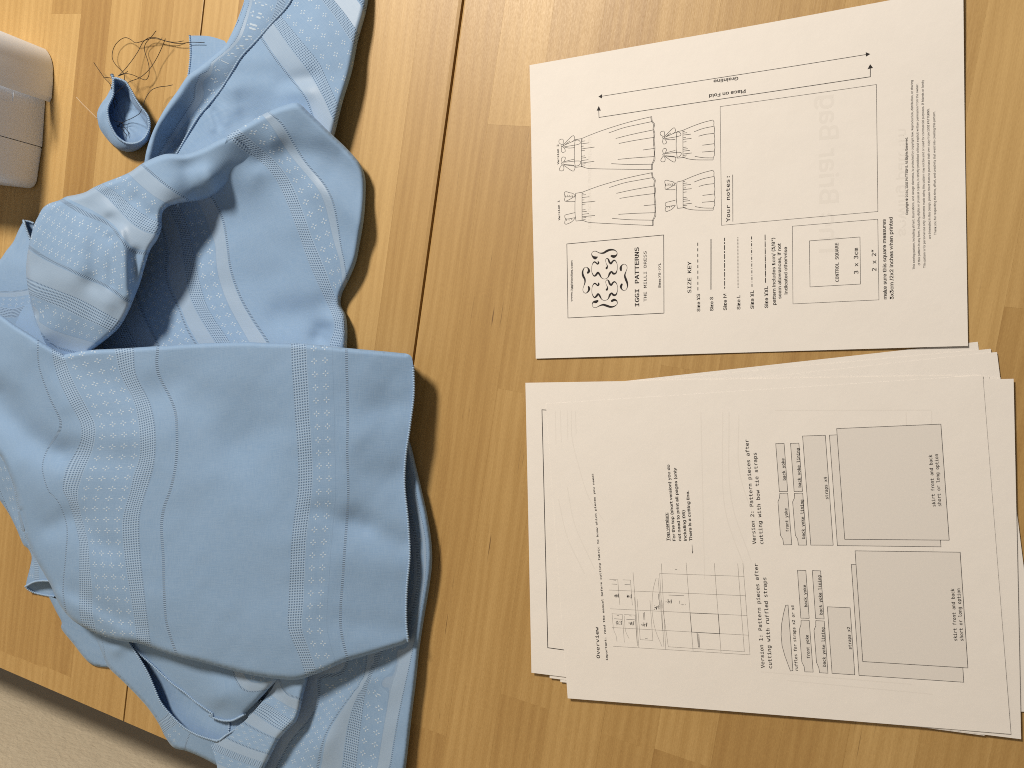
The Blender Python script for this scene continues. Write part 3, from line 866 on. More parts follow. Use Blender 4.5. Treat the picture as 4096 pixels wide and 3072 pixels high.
def cloth(name, outline, heights, iso, parent, ridges=(), skirt=(6, 14), minh=.4, uvdef=(150, 0, 5.0)):
    """a draped piece of fabric. outline: [(kind, points[, radius, drop])], kind fold / cut / hid;
    heights: (x, y, mm); iso: [(u, v_end, points)] lines of constant u; ridges: [(points, mm, width)]"""
    B, kinds, folds = [], [], []
    for seg in outline:
        kind, pts = seg[0], seg[1]
        L = spline(pts, STEP)
        B.append(L[:-1] if len(B) or True else L); kinds += [kind] * (len(L) - 1)
        if kind == 'fold':
            folds.append((L, seg[2], seg[3]))
    # close the gaps between consecutive segments
    poly, kk = [], []
    n = len(outline)
    i0 = 0
    for k, seg in enumerate(outline):
        L = spline(seg[1], STEP)
        poly += list(L); kk += [seg[0]] * len(L)
        nx = np.asarray(outline[(k + 1) % n][1][0], float)
        if np.linalg.norm(nx - L[-1]) < 1e-6:
            poly.pop(); kk.pop()
        elif np.linalg.norm(nx - L[-1]) > STEP * 1.5:
            q = spline([L[-1], nx], STEP)[1:-1]
            poly += list(q); kk += ['hid'] * len(q)
    poly = np.array(poly)
    # drop near-duplicate points
    keep = [0]
    for i in range(1, len(poly)):
        if np.linalg.norm(poly[i] - poly[keep[-1]]) > STEP * .35: keep.append(i)
    poly = poly[keep]; kk = [kk[i] for i in keep]
    area = .5 * np.sum(poly[:, 0] * np.roll(poly[:, 1], -1) - np.roll(poly[:, 0], -1) * poly[:, 1])
    if area < 0:
        poly = poly[::-1]; kk = kk[::-1]
    lo, hi = poly.min(0), poly.max(0)
    gx, gy = np.meshgrid(np.arange(lo[0], hi[0], STEP), np.arange(lo[1], hi[1], STEP))
    gx[1::2] += STEP / 2
    G_ = np.c_[gx.ravel(), gy.ravel()]
    G_ = G_[inside(G_, poly)]
    ring = np.r_[poly, poly[:1]]
    G_ = G_[dist_poly(G_, ring) > STEP * .55]
    nb = len(poly)
    allp = np.r_[poly, G_]
    res = delaunay_2d_cdt([Vector(p) for p in allp], [(i, (i + 1) % nb) for i in range(nb)], [], 1, 1e-4)
    P = np.array([(v.x, v.y) for v in res[0]])
    tris = [tuple(f) for f in res[2]]
    hs = np.array([h[:3] for h in heights], float)
    fh = tps(hs[:, :2], hs[:, 2], 3e-4)
    def height(Q):
        z = fh(Q)
        for pts, amp, w in ridges:
            L = spline(pts, 12)
            d = dist_poly(Q, L)
            z = z + .9 * amp * np.exp(-(d / (1.45 * w)) ** 2)
        for L, r, drop in folds:
            t = np.clip(1 - dist_poly(Q, L) / (.55 * r), 0, .985)
            z = z - .75 * drop * (1 - np.sqrt(1 - t * t))
        return np.maximum(z, minh)
    Z = height(P)
    rs = np.random.RandomState(len(P) % 9973)
    crumple = np.zeros(len(P))
    for _ in range(34):
        wl = rs.uniform(70, 300); th = rs.uniform(0, math.pi)
        crumple += wl / 300 * np.cos((P[:, 0] * math.cos(th) + P[:, 1] * math.sin(th)) * 2 * math.pi / wl + rs.uniform(0, 6.28))
    Z = np.maximum(Z + crumple * .075, minh)
    if iso:
        sp, sv = [], []
        for u, vend, pts in iso:
            L = spline(pts, 40)
            h = height(L[:, :2])
            W3 = at(L[:, 0], L[:, 1], h)
            s = np.r_[0, np.cumsum(np.linalg.norm(np.diff(W3, axis=0), axis=1))]
            v = vend - s[-1] + s
            sp += list(L[:, :2]); sv += [(u, a) for a in v]
        fuv = tps(sp, sv, 2e-3)
        UV = fuv(P)
    else:
        W3 = at(P[:, 0], P[:, 1], Z)
        UV = np.c_[uvdef[0] + (W3[:, 0] - W3[:, 0].mean()) * .25, W3[:, 1]]
    V = at(P[:, 0], P[:, 1], Z)
    Fc = []
    for f in tris:
        a, b, c = P[list(f)]
        cr = (b[0] - a[0]) * (c[1] - a[1]) - (b[1] - a[1]) * (c[0] - a[0])
        Fc.append(f if cr < 0 else f[::-1])
    # turned-under rims along folded edges
    V, UV = list(V), list(UV)
    nearest = [int(np.argmin(((P - q) ** 2).sum(1))) for q in poly]
    nrm = np.roll(poly, -1, 0) - np.roll(poly, 1, 0)
    nrm = np.c_[-nrm[:, 1], nrm[:, 0]]; nrm /= np.linalg.norm(nrm, axis=1)[:, None] + 1e-9
    prev = {}
    for i in range(nb):
        if kk[i] == 'fold':
            vi = nearest[i]; ids = [vi]
            for s, dz in ((5, skirt[0]), (13, skirt[1])):
                q = poly[i] + nrm[i] * s
                V.append(at(q[0], q[1], max(.2, Z[vi] - dz))); UV.append(np.array(UV[vi]) + (0, dz)); ids.append(len(V) - 1)
            prev[i] = ids
    for i in range(nb):
        j = (i + 1) % nb
        if i in prev and j in prev:
            for k in range(2):
                a, b, c, d = prev[i][k], prev[j][k], prev[j][k + 1], prev[i][k + 1]
                if a != b: Fc.append((a, b, c, d))
    o = mesh(name, V, Fc, FAB, parent, True, UV)
    return o, height


def tube(name, P, r, mat, parent, seg=6, bead=0.0, pitch=2.0):
    """a cord along the 3D points P (mm); bead makes it swell regularly like overlock stitches"""
    P = np.asarray(P, float)
    s = np.r_[0, np.cumsum(np.linalg.norm(np.diff(P, axis=0), axis=1))]
    if bead:
        t = np.arange(0, s[-1], pitch / 5)
        P = np.c_[[np.interp(t, s, P[:, k]) for k in range(3)]].T; s = t
    d = np.gradient(P, axis=0); d /= np.linalg.norm(d, axis=1)[:, None] + 1e-9
    up = np.array([0, 0, 1.0])
    a = np.cross(d, up); a /= np.linalg.norm(a, axis=1)[:, None] + 1e-9
    b = np.cross(d, a)
    V, Fc = [], []
    for i, p in enumerate(P):
        rr = r * (1 + bead * math.cos(2 * math.pi * s[i] / pitch)) if bead else r
        for k in range(seg):
            th = 2 * math.pi * k / seg
            V.append(p + rr * (math.cos(th) * a[i] + math.sin(th) * b[i]))
        if i:
            q = (i - 1) * seg
            for k in range(seg):
                k2 = (k + 1) % seg
                Fc.append((q + k, q + k2, q + seg + k2, q + seg + k))
    return mesh(name, V, Fc, mat, parent, True)


def serge(pts, hf, parent, dz=.5, r=.85):
    L = spline(pts, 6)
    h = hf(L[:, :2]) + dz if callable(hf) else np.full(len(L), hf + dz)
    return tube('overlocked_edge', at(L[:, 0], L[:, 1], h), r, SERGE, parent, 6, .42, 1.9)


dress = empty('blue_dress', (0, 0, 0), 'crumpled light blue dress with woven stripe bands and overlocked edges', 'dress')

# --- lower skirt layer on the table at the bottom and right
R = lambda fr: (lambda *p: F(fr, *p))
r1, r2, r3, r4, r5, r6, r7, r8, z5, z6, z7, z8 = (R(k) for k in ('r1', 'r2', 'r3', 'r4', 'r5', 'r6', 'r7', 'r8', 'z5', 'z6', 'z7', 'z8'))
right = [(1600, 1690)] + r6((1810, 1130), (1880, 1400), (1940, 1650)) + r8((1200, 180), (1222, 330), (1225, 450), (1210, 580), (1180, 760), (1150, 960), (1130, 1150), (1105, 1350), (1070, 1659)) + [(1605, 3200)]
skirt_lo, h_lo = cloth('skirt_layer', [('fold', right, 34, 9), ('hid', [(1605, 3200), (900, 3200)]), ('hid', [(900, 3200), (1000, 2600), (1250, 2000), (1600, 1690)])],
    r8((1150, 400, 12), (1100, 1000, 12), (1000, 1600, 12), (900, 700, 7), (800, 1200, 9), (700, 1500, 10), (560, 1150, 8), (480, 1350, 6), (380, 1600, 5), (600, 1500, 12), (500, 1630, 9), (850, 1600, 9), (300, 1500, 3)) + [(1600, 1700, 10), (1200, 2300, 6), (1000, 2900, 3), (1600, 3180, 12), (1000, 3180, 5), (1300, 3190, 10)],
    [(527.5, 160, r8((1140, 80), (1185, 300), (1190, 450), (1175, 620), (1140, 800), (1110, 980), (1060, 1200), (1020, 1400), (980, 1640))),
     (514, 164.8, z8((1975, 200), (1880, 700), (1790, 1250))), (496, 170.8, z8((1840, 230), (1720, 480), (1660, 780), (1600, 1250))),
     (482, 174.6, z8((1770, 330), (1620, 600), (1540, 850), (1480, 1250))), (464.5, 182, z8((1690, 290), (1670, 480), (1500, 700), (1330, 970), (1260, 1260))),
     (429.5, 193.7, z8((1275, 470), (1265, 700), (1180, 850), (1040, 1010), (900, 1260))), (560, 160, r8((1225, 450), (1150, 960), (1070, 1659)))],
    dress, ridges=[(z8((1700, 480), (1560, 640), (1400, 850), (1300, 1100)), 2.5, 40), (z8((1250, 600), (1160, 900), (1000, 1200)), -3, 40)])

# --- left strip below the flap, ending in a small open cuff
cuff_edge = r7((152, 585), (205, 558), (275, 552), (330, 560))
left_lo, h_left = cloth('skirt_layer', [('fold', [(-80, 1880)] + z7((0, 1330), (60, 1420), (110, 1520), (160, 1630)) + r7((165, 360), (187, 410), (178, 470), (160, 540), (152, 585)), 14, 5),
                                       ('cut', cuff_edge), ('hid', r7((330, 560)) + [(330, 2200), (200, 1900), (-80, 1780)])],
    z7((0, 1330, 8), (100, 1300, 14), (150, 1560, 10), (60, 1200, 16)) + r7((187, 410, 8), (200, 540, 9), (300, 540, 11), (170, 560, 8)) + [(-80, 1850, 12), (300, 2250, 12)],
    [(200.5, 100, r7((100, 0), (112, 120), (125, 250), (205, 420), (215, 540))), (220, 100, r7((20, -60), (60, 60), (110, 220), (185, 400), (180, 540))), (180, 100, r7((180, 0), (190, 200), (260, 420), (280, 540)))], dress)
cuff_in, h_ci = cloth('cuff_inside', [('hid', r7((165, 575), (230, 545), (340, 545))), ('hid', r7((340, 545), (350, 655))), ('cut', r7((350, 655), (320, 645), (255, 632), (200, 618), (165, 600), (152, 585)))],
    r7((165, 590, 5), (200, 615, 1.5), (320, 640, 1.2), (250, 560, 1.5), (340, 560, 1.5)), None, dress, uvdef=(150, 0, 5))
serge(cuff_edge, h_left, left_lo)
serge(r7((152, 585), (165, 602), (200, 620), (255, 634), (325, 646)), h_ci, cuff_in)

# --- blue strip between cuff and ruffle
strip, _ = cloth('ruffle_fold', [('fold', r7((285, 640), (330, 730), (365, 800), (362, 830), (430, 920), (520, 1030), (560, 1055), (650, 1066)), 14, 3), ('hid', r7((650, 1066), (680, 950), (600, 820), (430, 700), (285, 640)))],
    r7((300, 660, 6), (450, 850, 6), (560, 1000, 5), (640, 1040, 5), (600, 850, 8), (430, 720, 9)), None, dress, uvdef=(150, 0, 5))

# --- long ruffle strip with overlocked edge curving round to the bottom
serge3 = r7((752, 905), (790, 960), (870, 1090), (910, 1180), (950, 1270), (1010, 1345), (1090, 1420), (1160, 1460), (1220, 1482), (1290, 1500)) + z8((330, 1015), (390, 1018), (450, 975), (500, 945), (620, 850), (770, 660))
ruf, h_ruf = cloth('ruffle_strip', [('fold', r7((552, 862), (585, 945), (640, 1060), (720, 1140), (800, 1220), (880, 1310), (940, 1400), (980, 1480), (1030, 1540), (1100, 1558), (1200, 1600), (1300, 1655), (1400, 1720)), 20, 8),
                             ('hid', [(946, 3113), (1010, 3100)] + z8((520, 1200), (620, 1000), (700, 850), (770, 660))), ('cut', serge3[::-1]), ('hid', r7((752, 905), (700, 860), (552, 862)))],
    r7((600, 900, 10), (700, 1050, 12), (860, 1250, 12), (1000, 1450, 11), (1200, 1560, 11), (780, 950, 15), (950, 1260, 14), (1100, 1420, 13), (1290, 1500, 12), (650, 880, 13)) + z8((500, 945, 12), (770, 660, 9), (450, 1150, 9), (600, 950, 7)),
    [(95.7, 60, r7((600, 885), (612, 940), (622, 995))), (150, 60, r7((700, 900), (740, 1000), (720, 1120))), (180, 60, r7((860, 1100), (830, 1180), (800, 1215))), (195.5, 60, r7((1005, 1340), (965, 1370), (940, 1395))),
     (206, 60, r7((1050, 1395), (1010, 1420), (970, 1450))), (227, 60, r7((1100, 1440), (1065, 1480), (1040, 1530))), (238, 60, r7((1125, 1445), (1105, 1500), (1090, 1555))), (270, 60, r7((1250, 1500), (1230, 1560), (1210, 1600)))],
    dress, ridges=[(r7((690, 960), (740, 900)), 2.5, 18)])
serge(serge3, h_ruf, ruf)
# the inside of that ruffle tube
ins, h_ins = cloth('ruffle_lining', [('hid', r7((740, 880), (850, 1100), (940, 1290), (1090, 1440), (1230, 1510), (1300, 1525)) + z8((420, 1040), (520, 960), (640, 860), (760, 680))), ('hid', z8((760, 680), (600, 600), (300, 560)) + r7((1000, 1080), (850, 900), (740, 880)))],
    r7((770, 920, 5), (900, 1150, 3), (1000, 1250, 3), (1100, 1330, 4), (1250, 1440, 7), (1330, 1470, 8), (1150, 1250, 3), (900, 1000, 4)) + z8((500, 940, 9), (700, 740, 8), (500, 700, 4)),
    None, dress, uvdef=(150, 0, 5))
serge(z8((478, 845), (480, 890), (476, 945)), h_ins, ins, .8, .9)

# --- upper ruffle layer hanging from under the flap
edge5 = r7((775, 920), (830, 985), (900, 1050), (1020, 1160), (1090, 1210), (1150, 1262), (1260, 1345)) + z8((300, 795), (400, 840), (500, 845), (570, 815), (625, 785))
lay5, h5 = cloth('ruffle_layer', [('cut', edge5), ('fold', z8((625, 785), (740, 665), (830, 565), (915, 470), (960, 400)), 40, 7), ('hid', z8((960, 400)) + r8((300, 1050), (0, 1000)) + r7((1050, 930), (850, 880), (775, 920)))],
    r7((790, 930, 12), (900, 1050, 11), (1020, 1160, 11), (1150, 1262, 11), (1050, 1050, 14), (1250, 1200, 16), (1380, 1130, 17), (1300, 1320, 13)) + z8((500, 840, 13), (620, 780, 14), (850, 530, 18), (650, 500, 19), (400, 650, 18), (900, 430, 18)),
    [(527.5, 40, z8((500, 380), (525, 440), (560, 520), (600, 565), (660, 592), (720, 592), (800, 575))), (514, 40, z8((590, 400), (610, 445), (650, 488), (700, 508), (760, 512), (880, 488))), (560, 40, z8((300, 420), (340, 600), (450, 740), (600, 750), (700, 700))), (590, 40, r7((900, 960), (1000, 1130), (1150, 1250), (1300, 1350)))],
    dress, ridges=[(z8((420, 520), (540, 640), (650, 640), (800, 560)), 1.5, 40)])
serge(edge5, h5, lay5)

# --- folded skirt piece right of the ruffle
fold6, h6 = cloth('skirt_fold', [('fold', z8((1185, 400), (1170, 490), (1135, 620), (1105, 760), (1075, 845), (1010, 915), (930, 1000), (870, 1110), (800, 1250), (750, 1350)), 42, 12), ('hid', z8((750, 1350), (385, 1350))),
                             ('cut', z8((385, 1350), (370, 1240), (340, 1130), (308, 1035))), ('hid', z8((308, 1035), (400, 1010), (480, 955), (620, 845), (760, 690), (860, 560), (905, 470), (950, 390), (1185, 400)))],
    z8((1120, 600, 22), (1040, 820, 22), (900, 980, 20), (780, 1200, 19), (350, 1150, 12.5), (400, 1020, 12.2), (620, 860, 12.5), (760, 720, 13), (860, 600, 13), (900, 500, 14), (1000, 560, 18), (600, 1050, 15), (880, 760, 15), (980, 440, 17)),
    [(482, 60, z8((660, 760), (770, 830), (880, 905), (960, 945))), (496, 60, z8((700, 650), (800, 690), (930, 770), (1050, 850))), (514, 60, z8((800, 600), (900, 660), (1000, 720), (1090, 760))), (527.5, 60, z8((905, 440), (930, 500), (965, 570), (1010, 620), (1090, 642))), (440, 60, z8((500, 960), (700, 1050), (860, 1100))), (550, 60, z8((960, 400), (1050, 470), (1150, 520)))],
    dress, ridges=[(z8((900, 560), (960, 700), (1000, 800)), -2.5, 30), (z8((1040, 480), (1040, 640)), 2, 22)])

# --- upper left strip and the tab beneath it
tab, h_tab = cloth('strap_tab', [('cut', r2((145, 350), (230, 350), (320, 354), (400, 372), (490, 402))), ('hid', r2((490, 402), (560, 560), (300, 800), (120, 800))), ('cut', r2((120, 800), (138, 700), (152, 560), (145, 350)))],
    r2((145, 350, 2.2), (320, 354, 2.4), (490, 402, 2.8), (140, 720, 1.6), (300, 600, 3)), None, dress, uvdef=(150, 0, 5), minh=1.0)
serge(r2((145, 350), (152, 450), (152, 560), (138, 700), (120, 800)), h_tab, tab, .3, .8)
stripL, hL = cloth('strap_underside', [('fold', [(980, -60)] + r2((680, 0), (630, 150), (560, 320), (480, 460), (330, 590), (200, 690), (130, 740)) + r1((1740, 900), (1660, 1010), (1590, 1120), (1500, 1300), (1440, 1480), (1415, 1620)), 42, 7),
                                  ('hid', [(575, 660), (640, 800), (900, 700)] + r2((500, 1100), (800, 650), (1150, 250)) + [(1260, -60), (980, -60)])],
    r2((690, 0, 8), (600, 300, 10), (400, 560, 10), (200, 720, 15), (0, 900, 19), (900, 100, 9), (750, 380, 7), (560, 600, 7), (380, 800, 4), (250, 1000, 3), (100, 1200, 3.0), (0, 1350, 4)) + r1((1500, 1350, 21), (1450, 1500, 21), (1600, 1180, 21), (1700, 1350, 4)) + [(620, 720, 8), (1180, -50, 9)],
    [(649.5, 100, r2((740, -60), (725, 0), (670, 200), (600, 370), (480, 500), (330, 600), (220, 690), (200, 830), (190, 960))), (636, 86, r2((880, 40), (840, 200), (760, 370), (620, 540), (500, 640), (420, 740), (380, 900))), (623, 72, r2((1010, -20), (960, 150), (870, 330), (720, 520), (600, 650), (500, 800))), (690, 104, r2((660, 40), (520, 400), (250, 660), (130, 750), (0, 880)))],
    dress)

# --- strap / upper panel running off the top
seam = r2((1175, -120), (1140, 0), (1080, 90), (950, 230), (800, 400), (650, 560), (550, 720), (450, 880), (330, 1030), (230, 1150), (120, 1330), (30, 1490), (-40, 1600))
upper, hU = cloth('strap_panel', [('cut', seam), ('hid', [(683, 651), (760, 760), (1250, 640), (1330, 580)]), ('fold', r2((1540, 1420), (1570, 1320), (1650, 1000), (1740, 700), (1800, 400), (1870, 150), (1900, 0), (1915, -120)), 50, 13), ('hid', [(1479, -49), (1178, -49)])],
    r2((1140, 0, 16), (800, 400, 16), (450, 880, 15), (120, 1330, 14), (30, 1490, 14), (1500, 200, 17), (1650, 600, 18), (1550, 1000, 20), (1300, 400, 21), (1200, 800, 19), (1000, 600, 18), (800, 700, 18), (900, 1000, 15), (600, 1000, 16), (400, 1250, 15), (1350, 1150, 19), (1800, 100, 13), (700, 1150, 14), (1000, 1250, 16)),
    [(1095.6, 150, r2((860, 390), (950, 530), (1080, 700), (1200, 850), (1300, 990), (1340, 1110), (1420, 1300))), (1078.5, 148, r2((970, 240), (1130, 470), (1290, 680), (1400, 850), (1500, 1050), (1560, 1180))),
     (1064, 147, r2((1060, 180), (1150, 290), (1300, 470), (1420, 620), (1500, 800), (1600, 1030), (1620, 1130))), (1028.5, 107.5, r2((1440, 0), (1560, 150), (1680, 330), (1780, 480))), (1016, 98.8, r2((1560, 0), (1660, 120), (1760, 260), (1810, 340))), (1000, 86.6, r2((1825, 0), (1860, 60), (1890, 120))), (1150, 127, r2((560, 740), (700, 900), (900, 1050), (1100, 1200))), (1165, 118, r2((330, 1040), (450, 1200), (600, 1400))), (1175, 124, r2((120, 1340), (250, 1500), (350, 1650)))],
    dress, ridges=[(r2((650, 1020), (690, 1090), (760, 1200)), -6, 48), (r2((560, 900), (590, 1050)), 2, 26), (r2((380, 1100), (430, 1230)), -1.8, 12), (r2((330, 1120), (370, 1260)), 1.5, 12), (r2((470, 1080), (500, 1200)), 1.2, 14), (r2((1060, 820), (1200, 780), (1330, 760)), -2.5, 24), (r2((1150, 900), (1300, 900)), 2, 26), (r2((660, 720), (1000, 720)), -2.2, 30), (r2((1400, 200), (1560, 560)), 1.5, 40)])
serge(seam, hU, upper)
serge(r2((700, -60), (690, 0), (635, 170), (590, 270)), hL, stripL, -.6, .3)

# --- far left layer behind the bulge, with a curled corner
back, h_back = cloth('skirt_back_layer', [('fold', [(-120, 1150)] + r3((0, 955), (60, 870), (130, 780), (180, 670), (212, 608), (232, 572)), 24, 8), ('cut', r3((232, 572), (255, 640), (275, 700), (300, 760))), ('hid', r3((300, 760), (480, 900), (500, 1500), (400, 1700)) + [(100, 1450), (-120, 1350), (-120, 1150)])],
    r3((0, 955, 17), (130, 800, 18), (230, 600, 19), (280, 740, 20), (300, 1100, 22), (100, 1000, 20), (100, 1300, 19), (200, 1500, 19), (450, 1300, 22), (20, 1500, 17)) + [(-100, 1200, 15), (-100, 1330, 15)],
    [(649.5, 60, z5((-120, 372), (0, 370), (100, 368), (220, 355), (330, 335))), (623, 60, z5((-120, 500), (0, 500), (120, 520), (220, 490), (330, 460))), (610, 60, z5((-120, 590), (0, 590), (120, 600), (220, 570))), (700, 60, z5((-100, 150), (60, 120), (160, 20), (240, -60)))], dress)
cin, h_cin = cloth('curl_inside', [('cut', r3((232, 572), (285, 580), (335, 600))), ('hid', r3((335, 600), (400, 700), (320, 800))), ('hid', r3((320, 800), (232, 572)))],
    r3((232, 572, 14), (335, 600, 12), (300, 760, 12), (290, 640, 9)), None, dress, uvdef=(150, 0, 5))
serge(r3((232, 572), (255, 640), (275, 700), (300, 760)), h_back, back)
serge(r3((232, 572), (285, 580), (335, 600)), h_cin, cin, .3)
backb, _ = cloth('skirt_back_layer', [('cut', z5((132, 662), (165, 590), (200, 520), (262, 455))), ('hid', z5((262, 455), (420, 560), (620, 900), (380, 850), (132, 662)))],
    z5((132, 662, 23), (200, 520, 23), (262, 455, 24), (300, 600, 25), (400, 780, 26), (600, 880, 27)), [(150, 60, z5((150, 600), (250, 700), (350, 800))), (100, 60, z5((262, 470), (290, 560), (330, 680), (420, 800), (500, 860), (600, 890)))], dress)

# --- the basin: broad panel between the twisted fold and the flap
common = z6((1040, 130, 33), (900, 190, 36), (780, 270, 37), (650, 340, 37), (560, 390, 37), (1000, 350, 28), (880, 330, 32), (760, 390, 28), (820, 440, 22), (700, 440, 27))
basin, hB = cloth('skirt_panel', [('fold', z6((620, 290), (740, 215), (860, 148), (960, 108), (1040, 93), (1110, 150), (1250, 285), (1340, 370), (1420, 465), (1448, 540), (1450, 680), (1440, 800), (1415, 950), (1395, 1050), (1350, 1160), (1308, 1250), (1302, 1310), (1330, 1370), (1341, 1450), (1335, 1640)), 40, 11),
                             ('hid', z6((1335, 1640), (600, 1640), (-250, 1640), (-300, 1500), (-100, 1000), (150, 700), (400, 500), (560, 430), (620, 290)))],
    common + z6((1200, 350, 23), (1350, 500, 17), (1400, 750, 15), (1300, 1000, 15), (1270, 1200, 13), (1290, 1450, 13), (1100, 600, 20), (1000, 700, 16), (900, 560, 18), (800, 520, 22), (650, 640, 17), (540, 700, 12), (610, 570, 22), (350, 780, 7), (200, 1000, 6), (100, 1300, 8), (0, 1500, 8), (450, 1100, 9), (700, 900, 9), (850, 1150, 9), (600, 1400, 13), (900, 1400, 12), (1080, 1450, 13), (300, 1520, 14), (700, 1600, 17), (1100, 1600, 16), (-200, 1550, 8), (1000, 1000, 12), (1150, 1250, 14)),
    [(412, 200, z5((1130, 690), (1180, 780), (1215, 860), (1260, 960))), (429.5, 200, z5((1230, 470), (1275, 580), (1330, 690), (1400, 840), (1440, 940))), (464.5, 200, z5((1465, 190), (1490, 320), (1580, 510), (1650, 690), (1730, 830), (1780, 920))),
     (482, 200, z6((270, 740), (330, 880), (355, 1050), (400, 1280), (540, 1530), (580, 1600))), (496, 200, z6((340, 740), (385, 870), (420, 1040), (500, 1330), (630, 1530), (670, 1600))), (514, 200, z6((545, 950), (560, 1120), (620, 1300), (740, 1520), (780, 1600))),
     (527.5, 200, z6((530, 670), (590, 790), (615, 930), (640, 1100), (700, 1270), (780, 1410), (860, 1530), (890, 1600))),
     (610, 200, z6((610, 300), (700, 370), (820, 450), (900, 540), (970, 680), (1040, 860), (1110, 1060), (1180, 1220), (1240, 1350), (1265, 1440), (1235, 1540))),
     (623, 200, z6((690, 255), (800, 350), (930, 470), (1010, 590), (1070, 740), (1130, 910), (1200, 1080), (1270, 1260), (1320, 1370), (1332, 1450), (1300, 1550))),
     (640, 149, z6((840, 175), (900, 260), (990, 400), (1100, 530), (1180, 640), (1220, 760), (1260, 930), (1300, 1050), (1312, 1180))),
     (649.5, 142, z6((870, 150), (950, 220), (1010, 320), (1090, 450), (1200, 580), (1255, 690), (1285, 830), (1310, 1000), (1335, 1130))),
     (700, 95, z6((1060, 110), (1200, 280), (1380, 480), (1445, 640), (1440, 800)))],
    dress, ridges=[(z6((1180, 610), (1290, 690), (1420, 810)), 3.0, 40), (z6((1250, 520), (1400, 600)), -2.5, 45), (z6((1195, 1470), (1185, 1500)), -7, 32), (z6((1240, 1420), (1270, 1540)), 4, 30), (z6((950, 1380), (1100, 1350), (1230, 1310)), -3.5, 45), (z6((650, 1000), (900, 940), (1020, 860)), 2.0, 80), (z6((1060, 120), (1180, 250), (1320, 400)), 2.5, 40), (z6((980, 380), (1150, 400), (1280, 430)), -3.5, 40)])

# --- the twisted fold with the big bulge on its left
topS = z6((640, 288), (560, 320), (460, 370), (370, 400), (240, 402), (110, 455)) + r3((1280, 92), (1150, 150), (1040, 192), (920, 245), (840, 290), (740, 318), (650, 335), (590, 368), (480, 405), (420, 450), (375, 530), (340, 600), (300, 740), (280, 830), (258, 1000), (258, 1110), (275, 1240), (300, 1350), (335, 1490))
botS = z5((800, 905), (870, 845), (970, 765), (1050, 690), (1130, 560), (1190, 420), (1240, 290), (1280, 150), (1330, 0)) + r3((1550, 750), (1588, 640), (1588, 560), (1605, 480), (1660, 430), (1760, 402)) + z6((310, 700), (380, 690), (480, 674), (560, 632), (640, 570), (720, 515), (800, 478))
bulge, hBu = cloth('twisted_fold', [('fold', topS, 38, 12), ('hid', r3((335, 1490)) + z5((430, 860), (600, 930), (800, 905))), ('fold', botS, 34, 11), ('hid', z6((800, 478), (790, 420), (720, 350), (640, 288)))],
    [(x, y, h + .5) for x, y, h in common if x < 1130] + z6((450, 450, 40), (300, 470, 46), (600, 450, 33), (520, 560, 35), (400, 620, 40), (250, 600, 48), (300, 690, 42), (640, 530, 23), (480, 650, 28), (130, 520, 50)) + r3((1100, 350, 51), (900, 500, 53), (700, 500, 50), (500, 600, 49), (400, 800, 48), (600, 900, 52), (1000, 700, 55), (1300, 600, 53), (1450, 700, 50), (1350, 1000, 50), (1200, 1250, 49), (900, 1200, 52), (500, 1150, 49), (330, 1200, 45), (700, 1450, 46), (1050, 1500, 45), (450, 1450, 41), (350, 1000, 46)) + z5((500, 850, 30), (700, 850, 33), (900, 750, 42), (400, 750, 36)),
    [(527.5, 100, r3((1390, 15), (1500, 110), (1660, 240), (1850, 365))), (514, 90.7, r3((1255, 105), (1400, 240), (1560, 360), (1680, 420))), (496, 93.4, r3((1000, 212), (1150, 300), (1300, 430), (1500, 560), (1590, 590))), (482, 97.8, r3((930, 248), (1060, 350), (1180, 480), (1300, 600), (1430, 680), (1560, 710))),
     (464.5, 101.3, r3((600, 365), (700, 430), (850, 510), (1000, 570), (1110, 640), (1170, 730), (1250, 830), (1330, 885), (1470, 895))), (429.5, 113.9, r3((285, 830), (400, 910), (550, 990), (700, 1060), (850, 1130), (1000, 1190), (1120, 1260), (1220, 1340), (1290, 1368))),
     (412, 116.3, r3((262, 1130), (400, 1190), (600, 1270), (800, 1350), (1000, 1460), (1180, 1560))), (400, 118.5, r3((280, 1300), (450, 1370), (600, 1430), (800, 1530), (960, 1600), (1120, 1680))), (382, 109, z5((330, 650), (430, 690), (560, 740), (700, 780), (830, 820))), (368.5, 95, z5((290, 560), (330, 680), (420, 800), (500, 860), (600, 890))),
     (610, 128, z6((610, 290), (700, 370), (800, 440))), (570, 115, z6((380, 400), (470, 500), (560, 610)))],
    dress, ridges=[(z6((390, 500), (400, 580), (440, 640)), -6, 38), (z6((470, 520), (500, 600)), 3.5, 26), (r3((870, 480), (940, 700), (930, 900), (970, 1080), (930, 1180)), -3.6, 32), (r3((1170, 680), (1210, 900), (1230, 1150), (1240, 1300)), 4.5, 17), (r3((1080, 560), (1110, 700)), -3, 20), (r3((1340, 900), (1340, 1230)), -3.5, 16), (r3((1090, 760), (1100, 1000), (1090, 1200)), -2.5, 15), (r3((760, 560), (800, 900), (700, 1150)), 3, 40), (r3((1040, 1400), (1000, 1560)), 3, 30), (r3((1100, 330), (1180, 480), (1160, 560)), -2.5, 26), (r3((1330, 380), (1450, 520)), -2.5, 24)])

